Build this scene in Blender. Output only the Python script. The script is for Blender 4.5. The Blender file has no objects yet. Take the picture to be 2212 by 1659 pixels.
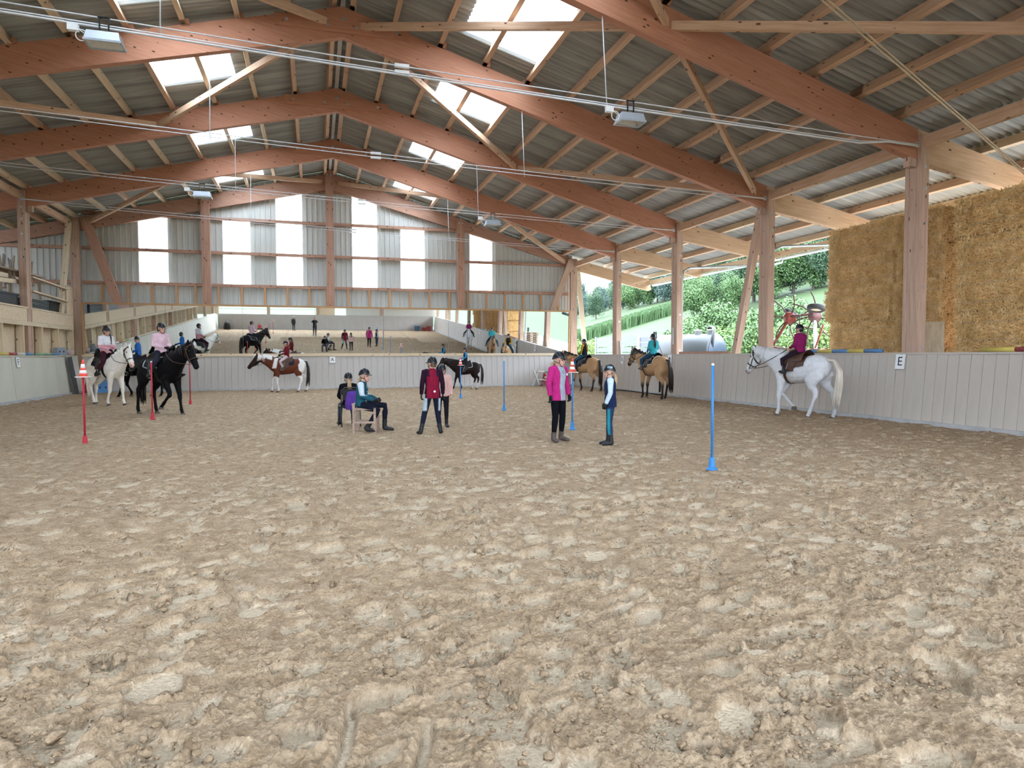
import bpy, bmesh, math, random
import numpy as np
from mathutils import Vector, Matrix, Euler, Quaternion
R=math.radians
random.seed(7); RNG=np.random.default_rng(11)
scene=bpy.context.scene; COL=scene.collection

# ---------------------------------------------------------------- camera
F_PX,YAW,PIT,ROL,EYE=1461.0,R(16.21),R(-2.385),R(-.145),1.45
_fw=Vector((math.sin(YAW)*math.cos(PIT),math.cos(YAW)*math.cos(PIT),math.sin(PIT)))
_rt=Vector((math.cos(YAW),-math.sin(YAW),0)); _up=_rt.cross(_fw)
_r2=_rt*math.cos(ROL)+_up*math.sin(ROL); _u2=-_rt*math.sin(ROL)+_up*math.cos(ROL)
cam=bpy.data.cameras.new('camera'); cam.sensor_width=36; cam.lens=36*F_PX/2212; cam.clip_end=2000; cam.clip_start=.02
camo=bpy.data.objects.new('camera',cam); COL.objects.link(camo)
camo.matrix_world=Matrix(((_r2.x,_u2.x,-_fw.x,0),(_r2.y,_u2.y,-_fw.y,0),(_r2.z,_u2.z,-_fw.z,EYE),(0,0,0,1)))
scene.camera=camo
vs=scene.view_settings; vs.view_transform='Standard'; vs.look='None'; vs.gamma=1; vs.use_curve_mapping=False; vs.exposure=4.42

# ---------------------------------------------------------------- sky
W=bpy.data.worlds.new('sky'); scene.world=W; W.use_nodes=True
nt=W.node_tree; nt.nodes.clear()
o=nt.nodes.new('ShaderNodeOutputWorld'); bg=nt.nodes.new('ShaderNodeBackground')
tc=nt.nodes.new('ShaderNodeTexCoord'); mp=nt.nodes.new('ShaderNodeMapping'); mp.inputs['Scale'].default_value=(1,1,2.2)
nz=nt.nodes.new('ShaderNodeTexNoise'); nz.inputs['Scale'].default_value=3.2; nz.inputs['Detail'].default_value=6; nz.inputs['Roughness'].default_value=.6
cr=nt.nodes.new('ShaderNodeValToRGB'); cr.color_ramp.elements[0].position=.36; cr.color_ramp.elements[0].color=(.42,.62,.92,1)
cr.color_ramp.elements[1].position=.56; cr.color_ramp.elements[1].color=(.93,.97,1,1)
nt.links.new(tc.outputs['Generated'],mp.inputs[0]); nt.links.new(mp.outputs[0],nz.inputs['Vector']); nt.links.new(nz.outputs['Fac'],cr.inputs[0])
nt.links.new(cr.outputs[0],bg.inputs['Color']); bg.inputs['Strength'].default_value=1.0; nt.links.new(bg.outputs[0],o.inputs[0])
# ---------------------------------------------------------------- helpers
WM={}
def setw(o,M,parent=None):
    if parent is not None:
        o.parent=parent; o.matrix_basis=WM.get(parent,Matrix()).inverted()@M
    else: o.matrix_basis=M
    WM[o]=M.copy()
def T(x,y,z): return Matrix.Translation((x,y,z))
def props(o,label=None,cat=None,group=None,kind=None):
    if label: o['label']=label
    if cat: o['category']=cat
    if group: o['group']=group
    if kind: o['kind']=kind
    return o
def empty(name,loc=(0,0,0),rz=0,label=None,cat=None,group=None,kind=None,parent=None,sc=1):
    o=bpy.data.objects.new(name,None); COL.objects.link(o); o.empty_display_size=.1
    setw(o,T(*loc)@Matrix.Rotation(rz,4,'Z')@Matrix.Scale(sc,4),parent)
    return props(o,label,cat,group,kind)
def mk(name,me,mat=None,parent=None,M=None,**kw):
    """link mesh data as an object; M is its world matrix"""
    o=bpy.data.objects.new(name,me); COL.objects.link(o)
    if mat is not None and not me.materials: me.materials.append(mat)
    setw(o,M if M is not None else WM.get(parent,Matrix()).copy(),parent)
    return props(o,**kw)
def mesh(name,V,Fc,mat=None,smooth=False):
    me=bpy.data.meshes.new(name); me.from_pydata([tuple(map(float,v)) for v in V],[],Fc)
    if smooth: me.polygons.foreach_set('use_smooth',[True]*len(me.polygons))
    if mat is not None: me.materials.append(mat)
    me.update(); return me
def npmesh(name,V,Q,mat=None,smooth=True):
    """fast quad/tri mesh from numpy arrays"""
    V=np.asarray(V,np.float32); Q=np.asarray(Q,np.int32); n=Q.shape[1]
    me=bpy.data.meshes.new(name); me.vertices.add(len(V)); me.vertices.foreach_set('co',V.ravel())
    me.loops.add(Q.size); me.loops.foreach_set('vertex_index',Q.ravel())
    me.polygons.add(len(Q)); me.polygons.foreach_set('loop_start',np.arange(0,Q.size,n,dtype=np.int32))
    if smooth: me.polygons.foreach_set('use_smooth',np.ones(len(Q),bool))
    if mat is not None: me.materials.append(mat)
    me.update(calc_edges=True); return me
class MB:
    """collects shapes into one mesh"""
    def __init__(s): s.V=[]; s.F=[]
    def add(s,V,Fc,M=None):
        b=len(s.V); s.V+=[tuple(M@Vector(v)) if M is not None else tuple(v) for v in V]; s.F+=[tuple(i+b for i in f) for f in Fc]; return s
    def box(s,x0,x1,y0,y1,z0,z1,M=None):
        return s.add([(x0,y0,z0),(x1,y0,z0),(x1,y1,z0),(x0,y1,z0),(x0,y0,z1),(x1,y0,z1),(x1,y1,z1),(x0,y1,z1)],
          [(3,2,1,0),(4,5,6,7),(0,1,5,4),(1,2,6,5),(2,3,7,6),(3,0,4,7)],M)
    def bar(s,p0,p1,w,h,up=(0,0,1)):
        M,L=frame(p0,p1,up); return s.box(0,L,-w/2,w/2,-h/2,h/2,M)
    def tube(s,pts,r,n=8,cap=True,closed=False):
        V,Fc=tubegeo(pts,r,n,cap,closed); return s.add(V,Fc)
    def lathe(s,prof,n=16,M=None,cap=True):
        V=[];Fc=[]
        for r,z in prof:
            for k in range(n): a=2*math.pi*k/n; V.append((r*math.cos(a),r*math.sin(a),z))
        for i in range(len(prof)-1):
            for k in range(n): Fc.append((i*n+k,i*n+(k+1)%n,(i+1)*n+(k+1)%n,(i+1)*n+k))
        if cap: Fc.append(tuple(range(n))[::-1]); Fc.append(tuple(range((len(prof)-1)*n,len(prof)*n)))
        return s.add(V,Fc,M)
    def ell(s,c,rx,ry,rz,n=14,m=9,M=None):
        prof=[(max(1e-4,math.sin(math.pi*i/(m-1))),-math.cos(math.pi*i/(m-1))) for i in range(m)]
        M0=T(*c)@Matrix.Diagonal((rx,ry,rz,1))
        return s.lathe(prof,n,(M@M0) if M is not None else M0)
    def mesh(s,name,mat=None,smooth=False): return mesh(name,s.V,s.F,mat,smooth)
def frame(p0,p1,up=(0,0,1)):
    p0=Vector(p0);p1=Vector(p1);d=p1-p0;L=d.length;x=d/L;u=Vector(up)
    if abs(x.dot(u))>.999: u=Vector((1,0,0))
    y=u.cross(x).normalized(); z=x.cross(y)
    return Matrix(((x.x,y.x,z.x,p0.x),(x.y,y.y,z.y,p0.y),(x.z,y.z,z.z,p0.z),(0,0,0,1))),L
def tubegeo(pts,r,n=8,cap=True,closed=False):
    pts=[Vector(p) for p in pts]; m=len(pts); rs=r if isinstance(r,(list,tuple)) else [r]*m
    V=[];Fc=[];pv=None
    for i,p in enumerate(pts):
        if closed: d=(pts[(i+1)%m]-pts[i-1]).normalized()
        else: d=(pts[min(i+1,m-1)]-pts[max(i-1,0)]).normalized()
        if pv is None:
            a=Vector((0,0,1)) if abs(d.z)<.9 else Vector((1,0,0)); u=d.cross(a).normalized()
        else:
            u=(pv-d*pv.dot(d)).normalized()
        pv=u; w=d.cross(u); rr=rs[i]; ra,rb=(rr if isinstance(rr,tuple) else (rr,rr))
        for k in range(n):
            a=2*math.pi*k/n; V.append(p+u*(ra*math.cos(a))+w*(rb*math.sin(a)))
    for i in range(m-1+(1 if closed else 0)):
        j=(i+1)%m
        for k in range(n): Fc.append((i*n+k,i*n+(k+1)%n,j*n+(k+1)%n,j*n+k))
    if cap and not closed: Fc.append(tuple(range(n))[::-1]); Fc.append(tuple(range((m-1)*n,m*n)))
    return V,Fc
_bc={}
def beam(name,p0,p1,w,h,mat,parent=None,up=(0,0,1),**kw):
    """straight timber, local x along its length"""
    M,L=frame(p0,p1,up); k=(round(L,3),w,h,mat.name)
    if k not in _bc: _bc[k]=MB().box(0,L,-w/2,w/2,-h/2,h/2).mesh(name,mat)
    return mk(name,_bc[k],None,parent,M,**kw)
def prism(name,poly,y0,y1,mat,parent=None,ang=None,**kw):
    """XZ polygon extruded in y; local x turned along the slope so that the grain follows"""
    (ax,az),(bx,bz)=poly[0],poly[1]
    if ang is None: ang=math.atan2(bz-az,bx-ax)
    M=T(ax,y0,az)@Matrix.Rotation(-ang,4,'Y'); Mi=M.inverted(); n=len(poly)
    V=[Mi@Vector((x,y,z)) for y in (y0,y1) for x,z in poly]
    Fc=[tuple(range(n)),tuple(range(2*n-1,n-1,-1))]+[(i+n,(i+1)%n+n,(i+1)%n,i) for i in range(n)]
    me=mesh(name,V,Fc,mat); bm=bmesh.new(); bm.from_mesh(me); bmesh.ops.recalc_face_normals(bm,faces=bm.faces); bm.to_mesh(me); bm.free()
    return mk(name,me,None,parent,M,**kw)

# ---------------------------------------------------------------- materials
def lnk(t,a,b): t.links.new(a,b)
def mat(name,c1,c2=None,scale=4,stretch=(1,1,1),rough=.75,bump=0,detail=5,metal=0,c3=None,knots=0,spec=.3,lo=.35,hi=.65,coords='Object',bscale=None,attr=None,trans=0):
    m=bpy.data.materials.new(name); m.use_nodes=True; t=m.node_tree; b=t.nodes['Principled BSDF']
    b.inputs['Roughness'].default_value=rough; b.inputs['Metallic'].default_value=metal; b.inputs['Specular IOR Level'].default_value=spec
    tc=t.nodes.new('ShaderNodeTexCoord'); mp=t.nodes.new('ShaderNodeMapping'); mp.inputs['Scale'].default_value=stretch
    lnk(t,tc.outputs[coords],mp.inputs[0])
    n=t.nodes.new('ShaderNodeTexNoise'); n.inputs['Scale'].default_value=scale; n.inputs['Detail'].default_value=detail; n.inputs['Roughness'].default_value=.62
    lnk(t,mp.outputs[0],n.inputs['Vector'])
    if c2 is None: c2=tuple(v*.85 for v in c1)
    r=t.nodes.new('ShaderNodeValToRGB'); e=r.color_ramp.elements
    e[0].position=lo; e[0].color=(*c1,1); e[1].position=hi; e[1].color=(*c2,1)
    if c3: q=e.new((lo+hi)/2); q.color=(*c3,1)
    lnk(t,n.outputs['Fac'],r.inputs[0]); col=r.outputs[0]
    if attr:
        at=t.nodes.new('ShaderNodeAttribute'); at.attribute_name=attr
        mx=t.nodes.new('ShaderNodeMix'); mx.data_type='RGBA'; mx.blend_type='MULTIPLY'; mx.inputs['Factor'].default_value=1
        lnk(t,at.outputs['Color'],mx.inputs['A']); lnk(t,col,mx.inputs['B']); col=mx.outputs['Result']
    if knots:
        mk2=t.nodes.new('ShaderNodeMapping'); mk2.inputs['Scale'].default_value=(knots*.45,knots,knots); lnk(t,tc.outputs[coords],mk2.inputs[0])
        v=t.nodes.new('ShaderNodeTexVoronoi'); v.inputs['Scale'].default_value=1; lnk(t,mk2.outputs[0],v.inputs['Vector'])
        rr=t.nodes.new('ShaderNodeMapRange'); rr.inputs['From Min'].default_value=.105; rr.inputs['From Max'].default_value=.155; lnk(t,v.outputs['Distance'],rr.inputs['Value'])
        mx=t.nodes.new('ShaderNodeMix'); mx.data_type='RGBA'; mx.inputs['A'].default_value=(c1[0]*.22,c1[1]*.2,c1[2]*.2,1)
        lnk(t,rr.outputs[0],mx.inputs['Factor']); lnk(t,col,mx.inputs['B']); col=mx.outputs['Result']
    lnk(t,col,b.inputs['Base Color'])
    if bump:
        n2=n
        if bscale:
            n2=t.nodes.new('ShaderNodeTexNoise'); n2.inputs['Scale'].default_value=bscale; n2.inputs['Detail'].default_value=6; lnk(t,mp.outputs[0],n2.inputs['Vector'])
        bp=t.nodes.new('ShaderNodeBump'); bp.inputs['Strength'].default_value=min(1,bump); bp.inputs['Distance'].default_value=.02*max(1,bump)
        lnk(t,n2.outputs['Fac'],bp.inputs['Height']); lnk(t,bp.outputs[0],b.inputs['Normal'])
    return m
def plain(name,c,rough=.6,metal=0,spec=.3): return mat(name,c,tuple(v*.9 for v in c),scale=9,rough=rough,metal=metal,spec=spec)
GRAIN=(.6,9,9)
M_GLU=mat('glulam',(.41,.175,.10),(.52,.25,.155),2.2,GRAIN,.7,.12,knots=8,lo=.3,hi=.7)
M_GLU2=mat('glulam_outer',(.48,.30,.18),(.58,.39,.25),2.2,GRAIN,.75,.12,knots=6.5)
M_POST=mat('post_wood',(.40,.26,.19),(.52,.36,.27),2.0,GRAIN,.8,.12,knots=6.5)
M_GABLE=mat('gable_wood',(.36,.19,.13),(.46,.27,.19),2.0,GRAIN,.75,.12,knots=6.5)
M_PUR=mat('purlin_wood',(.52,.32,.20),(.64,.43,.29),2.4,GRAIN,.75,.1,knots=6.5)
M_PURL=mat('pale_purlin',(.64,.48,.32),(.74,.58,.41),2.4,GRAIN,.75,.1,knots=6.5)
M_STUD=mat('stud_wood',(.46,.25,.12),(.56,.33,.18),2.4,GRAIN,.7,.1,knots=6.5)
M_PALE=mat('pale_board',(.58,.46,.31),(.68,.56,.40),2.0,GRAIN,.75,.08,knots=6.5)
M_OSB=mat('plywood',(.62,.47,.31),(.72,.58,.42),9,(1,1,1),.8,.05)
M_ROOF=mat('fibre_cement',(.22,.22,.205),(.46,.455,.42),1.3,(.12,7,1),.85,.1,bscale=30,lo=.3,hi=.72)  # downslope colour streaks paint in the light and shade of the corrugations
M_CLAD=mat('steel_cladding',(.48,.475,.44),(.60,.59,.55),1.2,(1,1,.25),.6,0,lo=.3,hi=.7)
M_KICK=mat('kick_board',(.40,.365,.335),(.50,.46,.42),1.0,(1.4,1.4,.35),.7,.06,c3=(.455,.425,.395),bscale=18,lo=.25,hi=.75)
M_KICKR=mat('kick_board_warm',(.40,.345,.29),(.53,.47,.40),.8,(1.2,1.2,.5),.7,.06,c3=(.47,.42,.365),bscale=18,lo=.25,hi=.75)
M_KICKL=mat('kick_board_pale',(.48,.46,.38),(.58,.55,.47),.8,(1.2,1.2,.5),.7,.05,bscale=18,lo=.25,hi=.75)
M_CONC=mat('concrete',(.36,.36,.36),(.45,.45,.45),5,rough=.9,bump=.2)
M_STEEL=plain('galvanised',(.55,.56,.58),.35,.8)
M_WHITE=plain('white_plastic',(.8,.8,.8),.45)
M_BLACK=plain('black_plastic',(.006,.006,.007),.5)
M_RED=plain('red_plastic',(.44,.018,.035),.45)
M_BLUE=plain('blue_plastic',(.03,.20,.50),.4)
def translucent(name,c,tr):
    m=bpy.data.materials.new(name); m.use_nodes=True; t=m.node_tree; t.nodes.clear()
    o=t.nodes.new('ShaderNodeOutputMaterial'); a=t.nodes.new('ShaderNodeBsdfTransparent'); b=t.nodes.new('ShaderNodeBsdfTranslucent'); x=t.nodes.new('ShaderNodeMixShader')
    n=t.nodes.new('ShaderNodeTexNoise'); n.inputs['Scale'].default_value=3; r=t.nodes.new('ShaderNodeValToRGB')
    r.color_ramp.elements[0].color=(*[v*.93 for v in c],1); r.color_ramp.elements[1].color=(*c,1); lnk(t,n.outputs['Fac'],r.inputs[0])
    lnk(t,r.outputs[0],a.inputs['Color']); lnk(t,r.outputs[0],b.inputs['Color']); x.inputs[0].default_value=1-tr
    lnk(t,a.outputs[0],x.inputs[1]); lnk(t,b.outputs[0],x.inputs[2]); lnk(t,x.outputs[0],o.inputs[0]); return m
M_SKYL=translucent('polyester_sheet',(.78,.84,.88),.35)
M_WINP=translucent('window_sheet',(.95,.97,.98),.4)
# ================================================================ the hall
YF=[31.76-5.035*k for k in range(9)]
XR,ZR=.75,9.65; SR,SL,SO=.29,.25,.215
XP=12.41
def ztop(x):
    if x>12.4: return ZR-SR*(12.4-XR)-SO*(x-12.4)
    return ZR-SR*(x-XR) if x>XR else ZR-SL*(XR-x)
YB=-9.3                      # rear gable
SHEET=.20                    # purlin height: roofing lies this far above the rafters
# ---- sand
_lat=RNG.random((256,256))
def vnoise(x,y):
    xi=np.floor(x).astype(int); yi=np.floor(y).astype(int); fx=x-xi; fy=y-yi
    fx=fx*fx*(3-2*fx); fy=fy*fy*(3-2*fy); a=_lat[xi&255,yi&255]; b=_lat[(xi+1)&255,yi&255]; c=_lat[xi&255,(yi+1)&255]; d=_lat[(xi+1)&255,(yi+1)&255]
    return (a*(1-fx)+b*fx)*(1-fy)+(c*(1-fx)+d*fx)*fy
def fbm(x,y,o=4):
    s=0;a=.5
    for i in range(o): s=s+a*(vnoise(x,y)-.5); x=x*2.03+17.3; y=y*2.03+5.1; a*=.55
    return s
NP=9000
PR=np.column_stack([RNG.uniform(-9.1,12.1,NP),31.2-39.5*RNG.random(NP)**.8,RNG.uniform(.05,.11,NP),RNG.uniform(.45,.95,NP),RNG.uniform(-.9,.9,NP),RNG.uniform(.5,1.15,NP)])
near=np.column_stack([RNG.uniform(-3,8,900),RNG.uniform(2,9,900),RNG.uniform(.06,.135,900),RNG.uniform(.4,.9,900),RNG.uniform(-1.2,1.2,900),RNG.uniform(.5,1.2,900)])
PR=np.vstack([PR,near])
def sandzone(x0,x1,y0,y1,d,rough):
    xs=np.arange(x0,x1+d*.5,d); ys=np.arange(y0,y1+d*.5,d); X,Y=np.meshgrid(xs,ys); 
    Hh=.05*fbm(X*1.1,Y*1.1,3)+.045*fbm(X*4.3+9,Y*5.2,3)
    pan=np.zeros_like(X)
    sel=PR[(PR[:,0]>x0-.3)&(PR[:,0]<x1+.3)&(PR[:,1]>y0-.3)&(PR[:,1]<y1+.3)]
    for px,py,r,el,an,dp in sel:
        i0=max(0,int((px-2.2*r-x0)/d)); i1=min(len(xs),int((px+2.2*r-x0)/d)+2); j0=max(0,int((py-2.2*r-y0)/d)); j1=min(len(ys),int((py+2.2*r-y0)/d)+2)
        if i1<=i0 or j1<=j0: continue
        dx=X[j0:j1,i0:i1]-px; dy=Y[j0:j1,i0:i1]-py; ca,sa=math.cos(an),math.sin(an)
        u=(dx*ca+dy*sa)/r; v=(-dx*sa+dy*ca)/(r*el); q=np.sqrt(u*u+v*v)
        q=q+.22*(vnoise(X[j0:j1,i0:i1]*22,Y[j0:j1,i0:i1]*22)-.5)
        w=np.clip((1.08-q)/(.13 if rough else .22),0,1); w=w*w*(3-2*w)
        hp=Hh[j0:j1,i0:i1]; hc=hp[hp.shape[0]//2,hp.shape[1]//2]
        tgt=hc-.026*dp+.012*u
        Hh[j0:j1,i0:i1]=hp*(1-w)+tgt*w + .015*dp*np.exp(-((q-1.32)/.2)**2)*np.clip(.6+.8*u,0,1.4)
        pan[j0:j1,i0:i1]=np.maximum(pan[j0:j1,i0:i1]*(1-np.clip((1.5-q)/.3,0,1)*.7),w)
    if rough and y0<2:                      # two straight grooves dragged through the sand
        for (ax,ay),(bx,by) in (((0.05,2.41),(0.15,2.92)),((0.33,2.32),(0.41,2.66))):
            L_=math.hypot(bx-ax,by-ay); ux,uy=(bx-ax)/L_,(by-ay)/L_; t_=(X-ax)*ux+(Y-ay)*uy; o_=np.abs((X-ax)*-uy+(Y-ay)*ux+.012*np.sin(t_*9)); g_=np.clip((t_+.5)/.1,0,1)*np.clip((L_-t_)/.12,0,1)
            w=g_*np.clip((.026-o_)/.008,0,1); Hh=Hh-.03*w+.012*g_*np.exp(-((o_-.045)/.016)**2); pan=np.maximum(pan,w)
    loose=1-pan
    if rough: 
        n=fbm(X*19,Y*19,4); Hh+=loose*(.020*n+.008*np.abs(fbm(X*47,Y*47,2))*2)
        Hh+=loose*.013*np.clip(vnoise(X*34+3,Y*34)-.55,0,1)*2.2
        if rough==2: Hh+=loose*(.013*np.clip(vnoise(X*62,Y*62+9)-.45,0,1)*2+.006*(vnoise(X*95,Y*95)-.5))
    else: Hh+=loose*.085*fbm(X*7,Y*9,2)
    return X,Y,Hh,pan
zones=[(-1.6,5.6,1.1,3.9,.0092,2,0),(-2.8,8.6,1.1,6.2,.0145,1,0),(-9.25,12.3,6.0,13.0,.032,1,.2),(-9.25,12.3,12.6,31.4,.062,0,.4),(-9.25,-2.5,-8.8,6.3,.12,0,.3),(8.3,12.3,-8.8,6.3,.12,0,.3),(-2.9,8.7,-8.8,1.4,.12,0,.3)]
V=[];Q=[];P=[];b=0;done=[]
for *z,ov in zones:
    X,Y,Hh,pan=sandzone(*z); ny,nx=X.shape
    hid=np.zeros(X.shape,bool)
    for (x0,x1,y0,y1) in done:      # coarser patches dip under the finer ones where they overlap
        ins=np.minimum(np.minimum(X-x0,x1-X),np.minimum(Y-y0,y1-Y)); Hh=Hh-.10*np.clip(ins/.08,0,1); hid|=ins>.2
    done.append(z[:4])
    V.append(np.column_stack([X.ravel(),Y.ravel(),Hh.ravel()])); P.append(pan.ravel())
    I=np.arange(nx*ny).reshape(ny,nx)+b
    kp=~(hid[:-1,:-1]&hid[:-1,1:]&hid[1:,1:]&hid[1:,:-1]).ravel(); Q.append(np.column_stack([I[:-1,:-1].ravel(),I[:-1,1:].ravel(),I[1:,1:].ravel(),I[1:,:-1].ravel()])[kp]); b+=nx*ny
V=np.vstack(V);Q=np.vstack(Q);P=np.concatenate(P)
# trodden (pale, firm) and loose (brown, damp) sand differ in colour
M_SAND=bpy.data.materials.new('riding_sand'); M_SAND.use_nodes=True; t=M_SAND.node_tree; bs=t.nodes['Principled BSDF']; bs.inputs['Roughness'].default_value=.95; bs.inputs['Specular IOR Level'].default_value=.1
tc=t.nodes.new('ShaderNodeTexCoord'); n1=t.nodes.new('ShaderNodeTexNoise'); n1.inputs['Scale'].default_value=8; n1.inputs['Detail'].default_value=9; n1.inputs['Roughness'].default_value=.78
n2=t.nodes.new('ShaderNodeTexNoise'); n2.inputs['Scale'].default_value=60; n2.inputs['Detail'].default_value=5
lnk(t,tc.outputs['Object'],n1.inputs[0]); lnk(t,tc.outputs['Object'],n2.inputs[0])
ra=t.nodes.new('ShaderNodeValToRGB'); ra.color_ramp.elements[0].position=.33; ra.color_ramp.elements[0].color=(.235,.155,.09,1); ra.color_ramp.elements[1].position=.68; ra.color_ramp.elements[1].color=(.50,.375,.25,1); lnk(t,n1.outputs['Fac'],ra.inputs[0])
at=t.nodes.new('ShaderNodeAttribute'); at.attribute_name='pan'
mx=t.nodes.new('ShaderNodeMix'); mx.data_type='RGBA'; lnk(t,at.outputs['Fac'],mx.inputs['Factor']); lnk(t,ra.outputs[0],mx.inputs['A']); mx.inputs['B'].default_value=(.58,.475,.345,1)
m2=t.nodes.new('ShaderNodeMix'); m2.data_type='RGBA'; m2.blend_type='MULTIPLY'; m2.inputs['Factor'].default_value=.45; lnk(t,mx.outputs['Result'],m2.inputs['A'])
r2=t.nodes.new('ShaderNodeValToRGB'); r2.color_ramp.elements[0].position=.3; r2.color_ramp.elements[0].color=(.55,.5,.46,1); r2.color_ramp.elements[1].position=.62; lnk(t,n2.outputs['Fac'],r2.inputs[0]); lnk(t,r2.outputs[0],m2.inputs['B'])
lnk(t,m2.outputs['Result'],bs.inputs['Base Color'])
bp=t.nodes.new('ShaderNodeBump'); bp.inputs['Strength'].default_value=1; bp.inputs['Distance'].default_value=.022; lnk(t,n2.outputs['Fac'],bp.inputs['Height']); lnk(t,bp.outputs[0],bs.inputs['Normal'])
me=npmesh('floor',V,Q,M_SAND); a=me.attributes.new('pan','FLOAT','POINT'); a.data.foreach_set('value',P.astype(np.float32)*.75)
floor=mk('floor',me,label='trampled beige riding sand covering the whole arena',kind='structure')
# clods lying loose on the sand
Hn={}
def sandh(x,y):
    k=(round(x,1),round(y,1))
    return .075*float(fbm(np.array([x*1.1]),np.array([y*1.1]),3)[0])+.07*float(fbm(np.array([x*4.3+9]),np.array([y*5.2]),3)[0])
bm=bmesh.new(); bmesh.ops.create_icosphere(bm,subdivisions=1,radius=1); iv=np.array([v.co[:] for v in bm.verts]); itf=np.array([[v.index for v in f.verts] for f in bm.faces]); bm.free()
NC=15000; cy=2.0+7.5*RNG.random(NC)**1.5; cx=RNG.uniform(-.55,1,NC)*(cy*1.35)+.4; cr_=RNG.gamma(2.0,.0032,NC)+.0025; keep=(cx>-9)&(cx<12); cx,cy,cr_=cx[keep],cy[keep],cr_[keep]
clus=vnoise(cx*2.5,cy*2.5)>.45; cx,cy,cr_=cx[clus],cy[clus],cr_[clus]
ch=.05*fbm(cx*1.1,cy*1.1,3)+.045*fbm(cx*4.3+9,cy*5.2,3)+.004
jit=1+.8*(RNG.random((len(cx),len(iv)))-.5)
CV=iv[None]*jit[...,None]*cr_[:,None,None]*np.array([1.15,1,.75])+np.column_stack([cx,cy,ch])[:,None,:]
CF=(itf[None]+(np.arange(len(cx))*len(iv))[:,None,None]).reshape(-1,3)
me=npmesh('sand_clods',CV.reshape(-1,3),CF,M_SAND,smooth=False)
mk('sand_clods',me,parent=floor,kind='stuff')

# ---- roof: corrugated sheets, purlins
ceil=empty('ceiling',(XR,11,ZR+SHEET),label='corrugated grey roof on timber purlins with skylights',kind='structure')
PITCH=.177; NW=5; CW=PITCH*NW; AMP=.032
def sheetmesh(name,xs,zf,m,w=NW,ph=0):
    """corrugated sheet running down the slope; local y 0..w*PITCH"""
    ny=w*8+2; V=[];Fc=[]
    for i in range(ny):
        y=i/8*PITCH; c=AMP*math.cos(2*math.pi*i/8)
        for x in xs: V.append((x,y,zf(x)+c+(.006 if i>=ny-2 else 0)))
    n=len(xs)
    for i in range(ny-1):
        for j in range(n-1): Fc.append((i*n+j,(i+1)*n+j,(i+1)*n+j+1,i*n+j+1))
    return mesh(name,V,Fc,m,True)
zs=lambda x: ztop(x)+SHEET+AMP
XE,XW_=16.95,-13.9
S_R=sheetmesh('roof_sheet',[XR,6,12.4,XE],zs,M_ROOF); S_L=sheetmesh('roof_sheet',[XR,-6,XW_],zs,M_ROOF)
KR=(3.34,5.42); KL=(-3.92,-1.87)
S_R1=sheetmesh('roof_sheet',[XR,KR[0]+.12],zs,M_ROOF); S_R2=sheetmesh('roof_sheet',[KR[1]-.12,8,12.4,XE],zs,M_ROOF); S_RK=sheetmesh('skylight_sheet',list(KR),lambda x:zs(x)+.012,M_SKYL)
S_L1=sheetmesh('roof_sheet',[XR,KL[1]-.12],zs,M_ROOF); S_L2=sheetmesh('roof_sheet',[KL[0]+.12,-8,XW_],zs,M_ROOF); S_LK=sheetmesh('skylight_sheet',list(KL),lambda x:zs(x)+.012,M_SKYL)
ycol0=32.75-CW; ncol=int((32.75-YB)/CW)+1
endR=[30.9,25.65,20.2,15.8,10.7,5.5,.4,-4.6]; endL=[31.1,25.85,20.55,16.14,11,5.8,.7,-4.3]
def sky(y,ends): return any(e-2.75<y+CW/2<e for e in ends)
for c in range(ncol):
    y=ycol0-c*CW
    for (full,s1,s2,sk,ends) in ((S_R,S_R1,S_R2,S_RK,endR),(S_L,S_L1,S_L2,S_LK,endL)):
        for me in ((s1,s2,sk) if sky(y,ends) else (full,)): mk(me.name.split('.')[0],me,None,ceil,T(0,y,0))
# ridge capping
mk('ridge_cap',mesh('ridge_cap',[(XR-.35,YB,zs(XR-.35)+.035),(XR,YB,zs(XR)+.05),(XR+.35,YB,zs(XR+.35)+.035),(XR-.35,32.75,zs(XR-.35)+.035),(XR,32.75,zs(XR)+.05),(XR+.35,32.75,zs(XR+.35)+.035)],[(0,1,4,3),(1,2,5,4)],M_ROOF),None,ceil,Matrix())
mk('ridge_board',MB().bar((XR,YB,ZR+.12),(XR,32.0,ZR+.12),.11,.03).mesh('ridge_board',plain('ridge_grey',(.6,.58,.54))),None,ceil,Matrix())
PXR=[.98,1.95,3.06,4.17,5.28,6.38,7.49,8.6,9.74,10.82,11.9,13.1,14.25,15.4,16.5]; PXL=[.52,-.49,-1.59,-2.71,-3.82,-4.94,-6.04,-7.14,-8.24,-9.34,-10.44,-11.54,-12.64,-13.6]
for k in range(8):
    ya,yb=YF[k]+.16,YF[k+1]+.06
    if k==0: ya=32.0
    for i,x in enumerate(PXR+PXL):
        sl=SR if x<12.4 and x>XR else (SO if x>12.4 else -SL); m=M_PURL if (x<-.6 or x>12.8) and i%3!=1 else M_PUR
        off=.07*((k%2)*2-1)*.5
        beam('purlin',(x,yb-.25,ztop(x)+SHEET/2),(x,ya,ztop(x)+SHEET/2),.11,SHEET,m,ceil,up=(sl,0,1))
        if 12.3>x>XR+.4 or x<XR-.6: beam('purlin_cleat',(x+.10,YF[k+1]+.02,ztop(x)+.07),(x+.10,YF[k+1]+.42,ztop(x)+.07),.08,.15,M_GLU,ceil,up=(sl,0,1))
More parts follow.
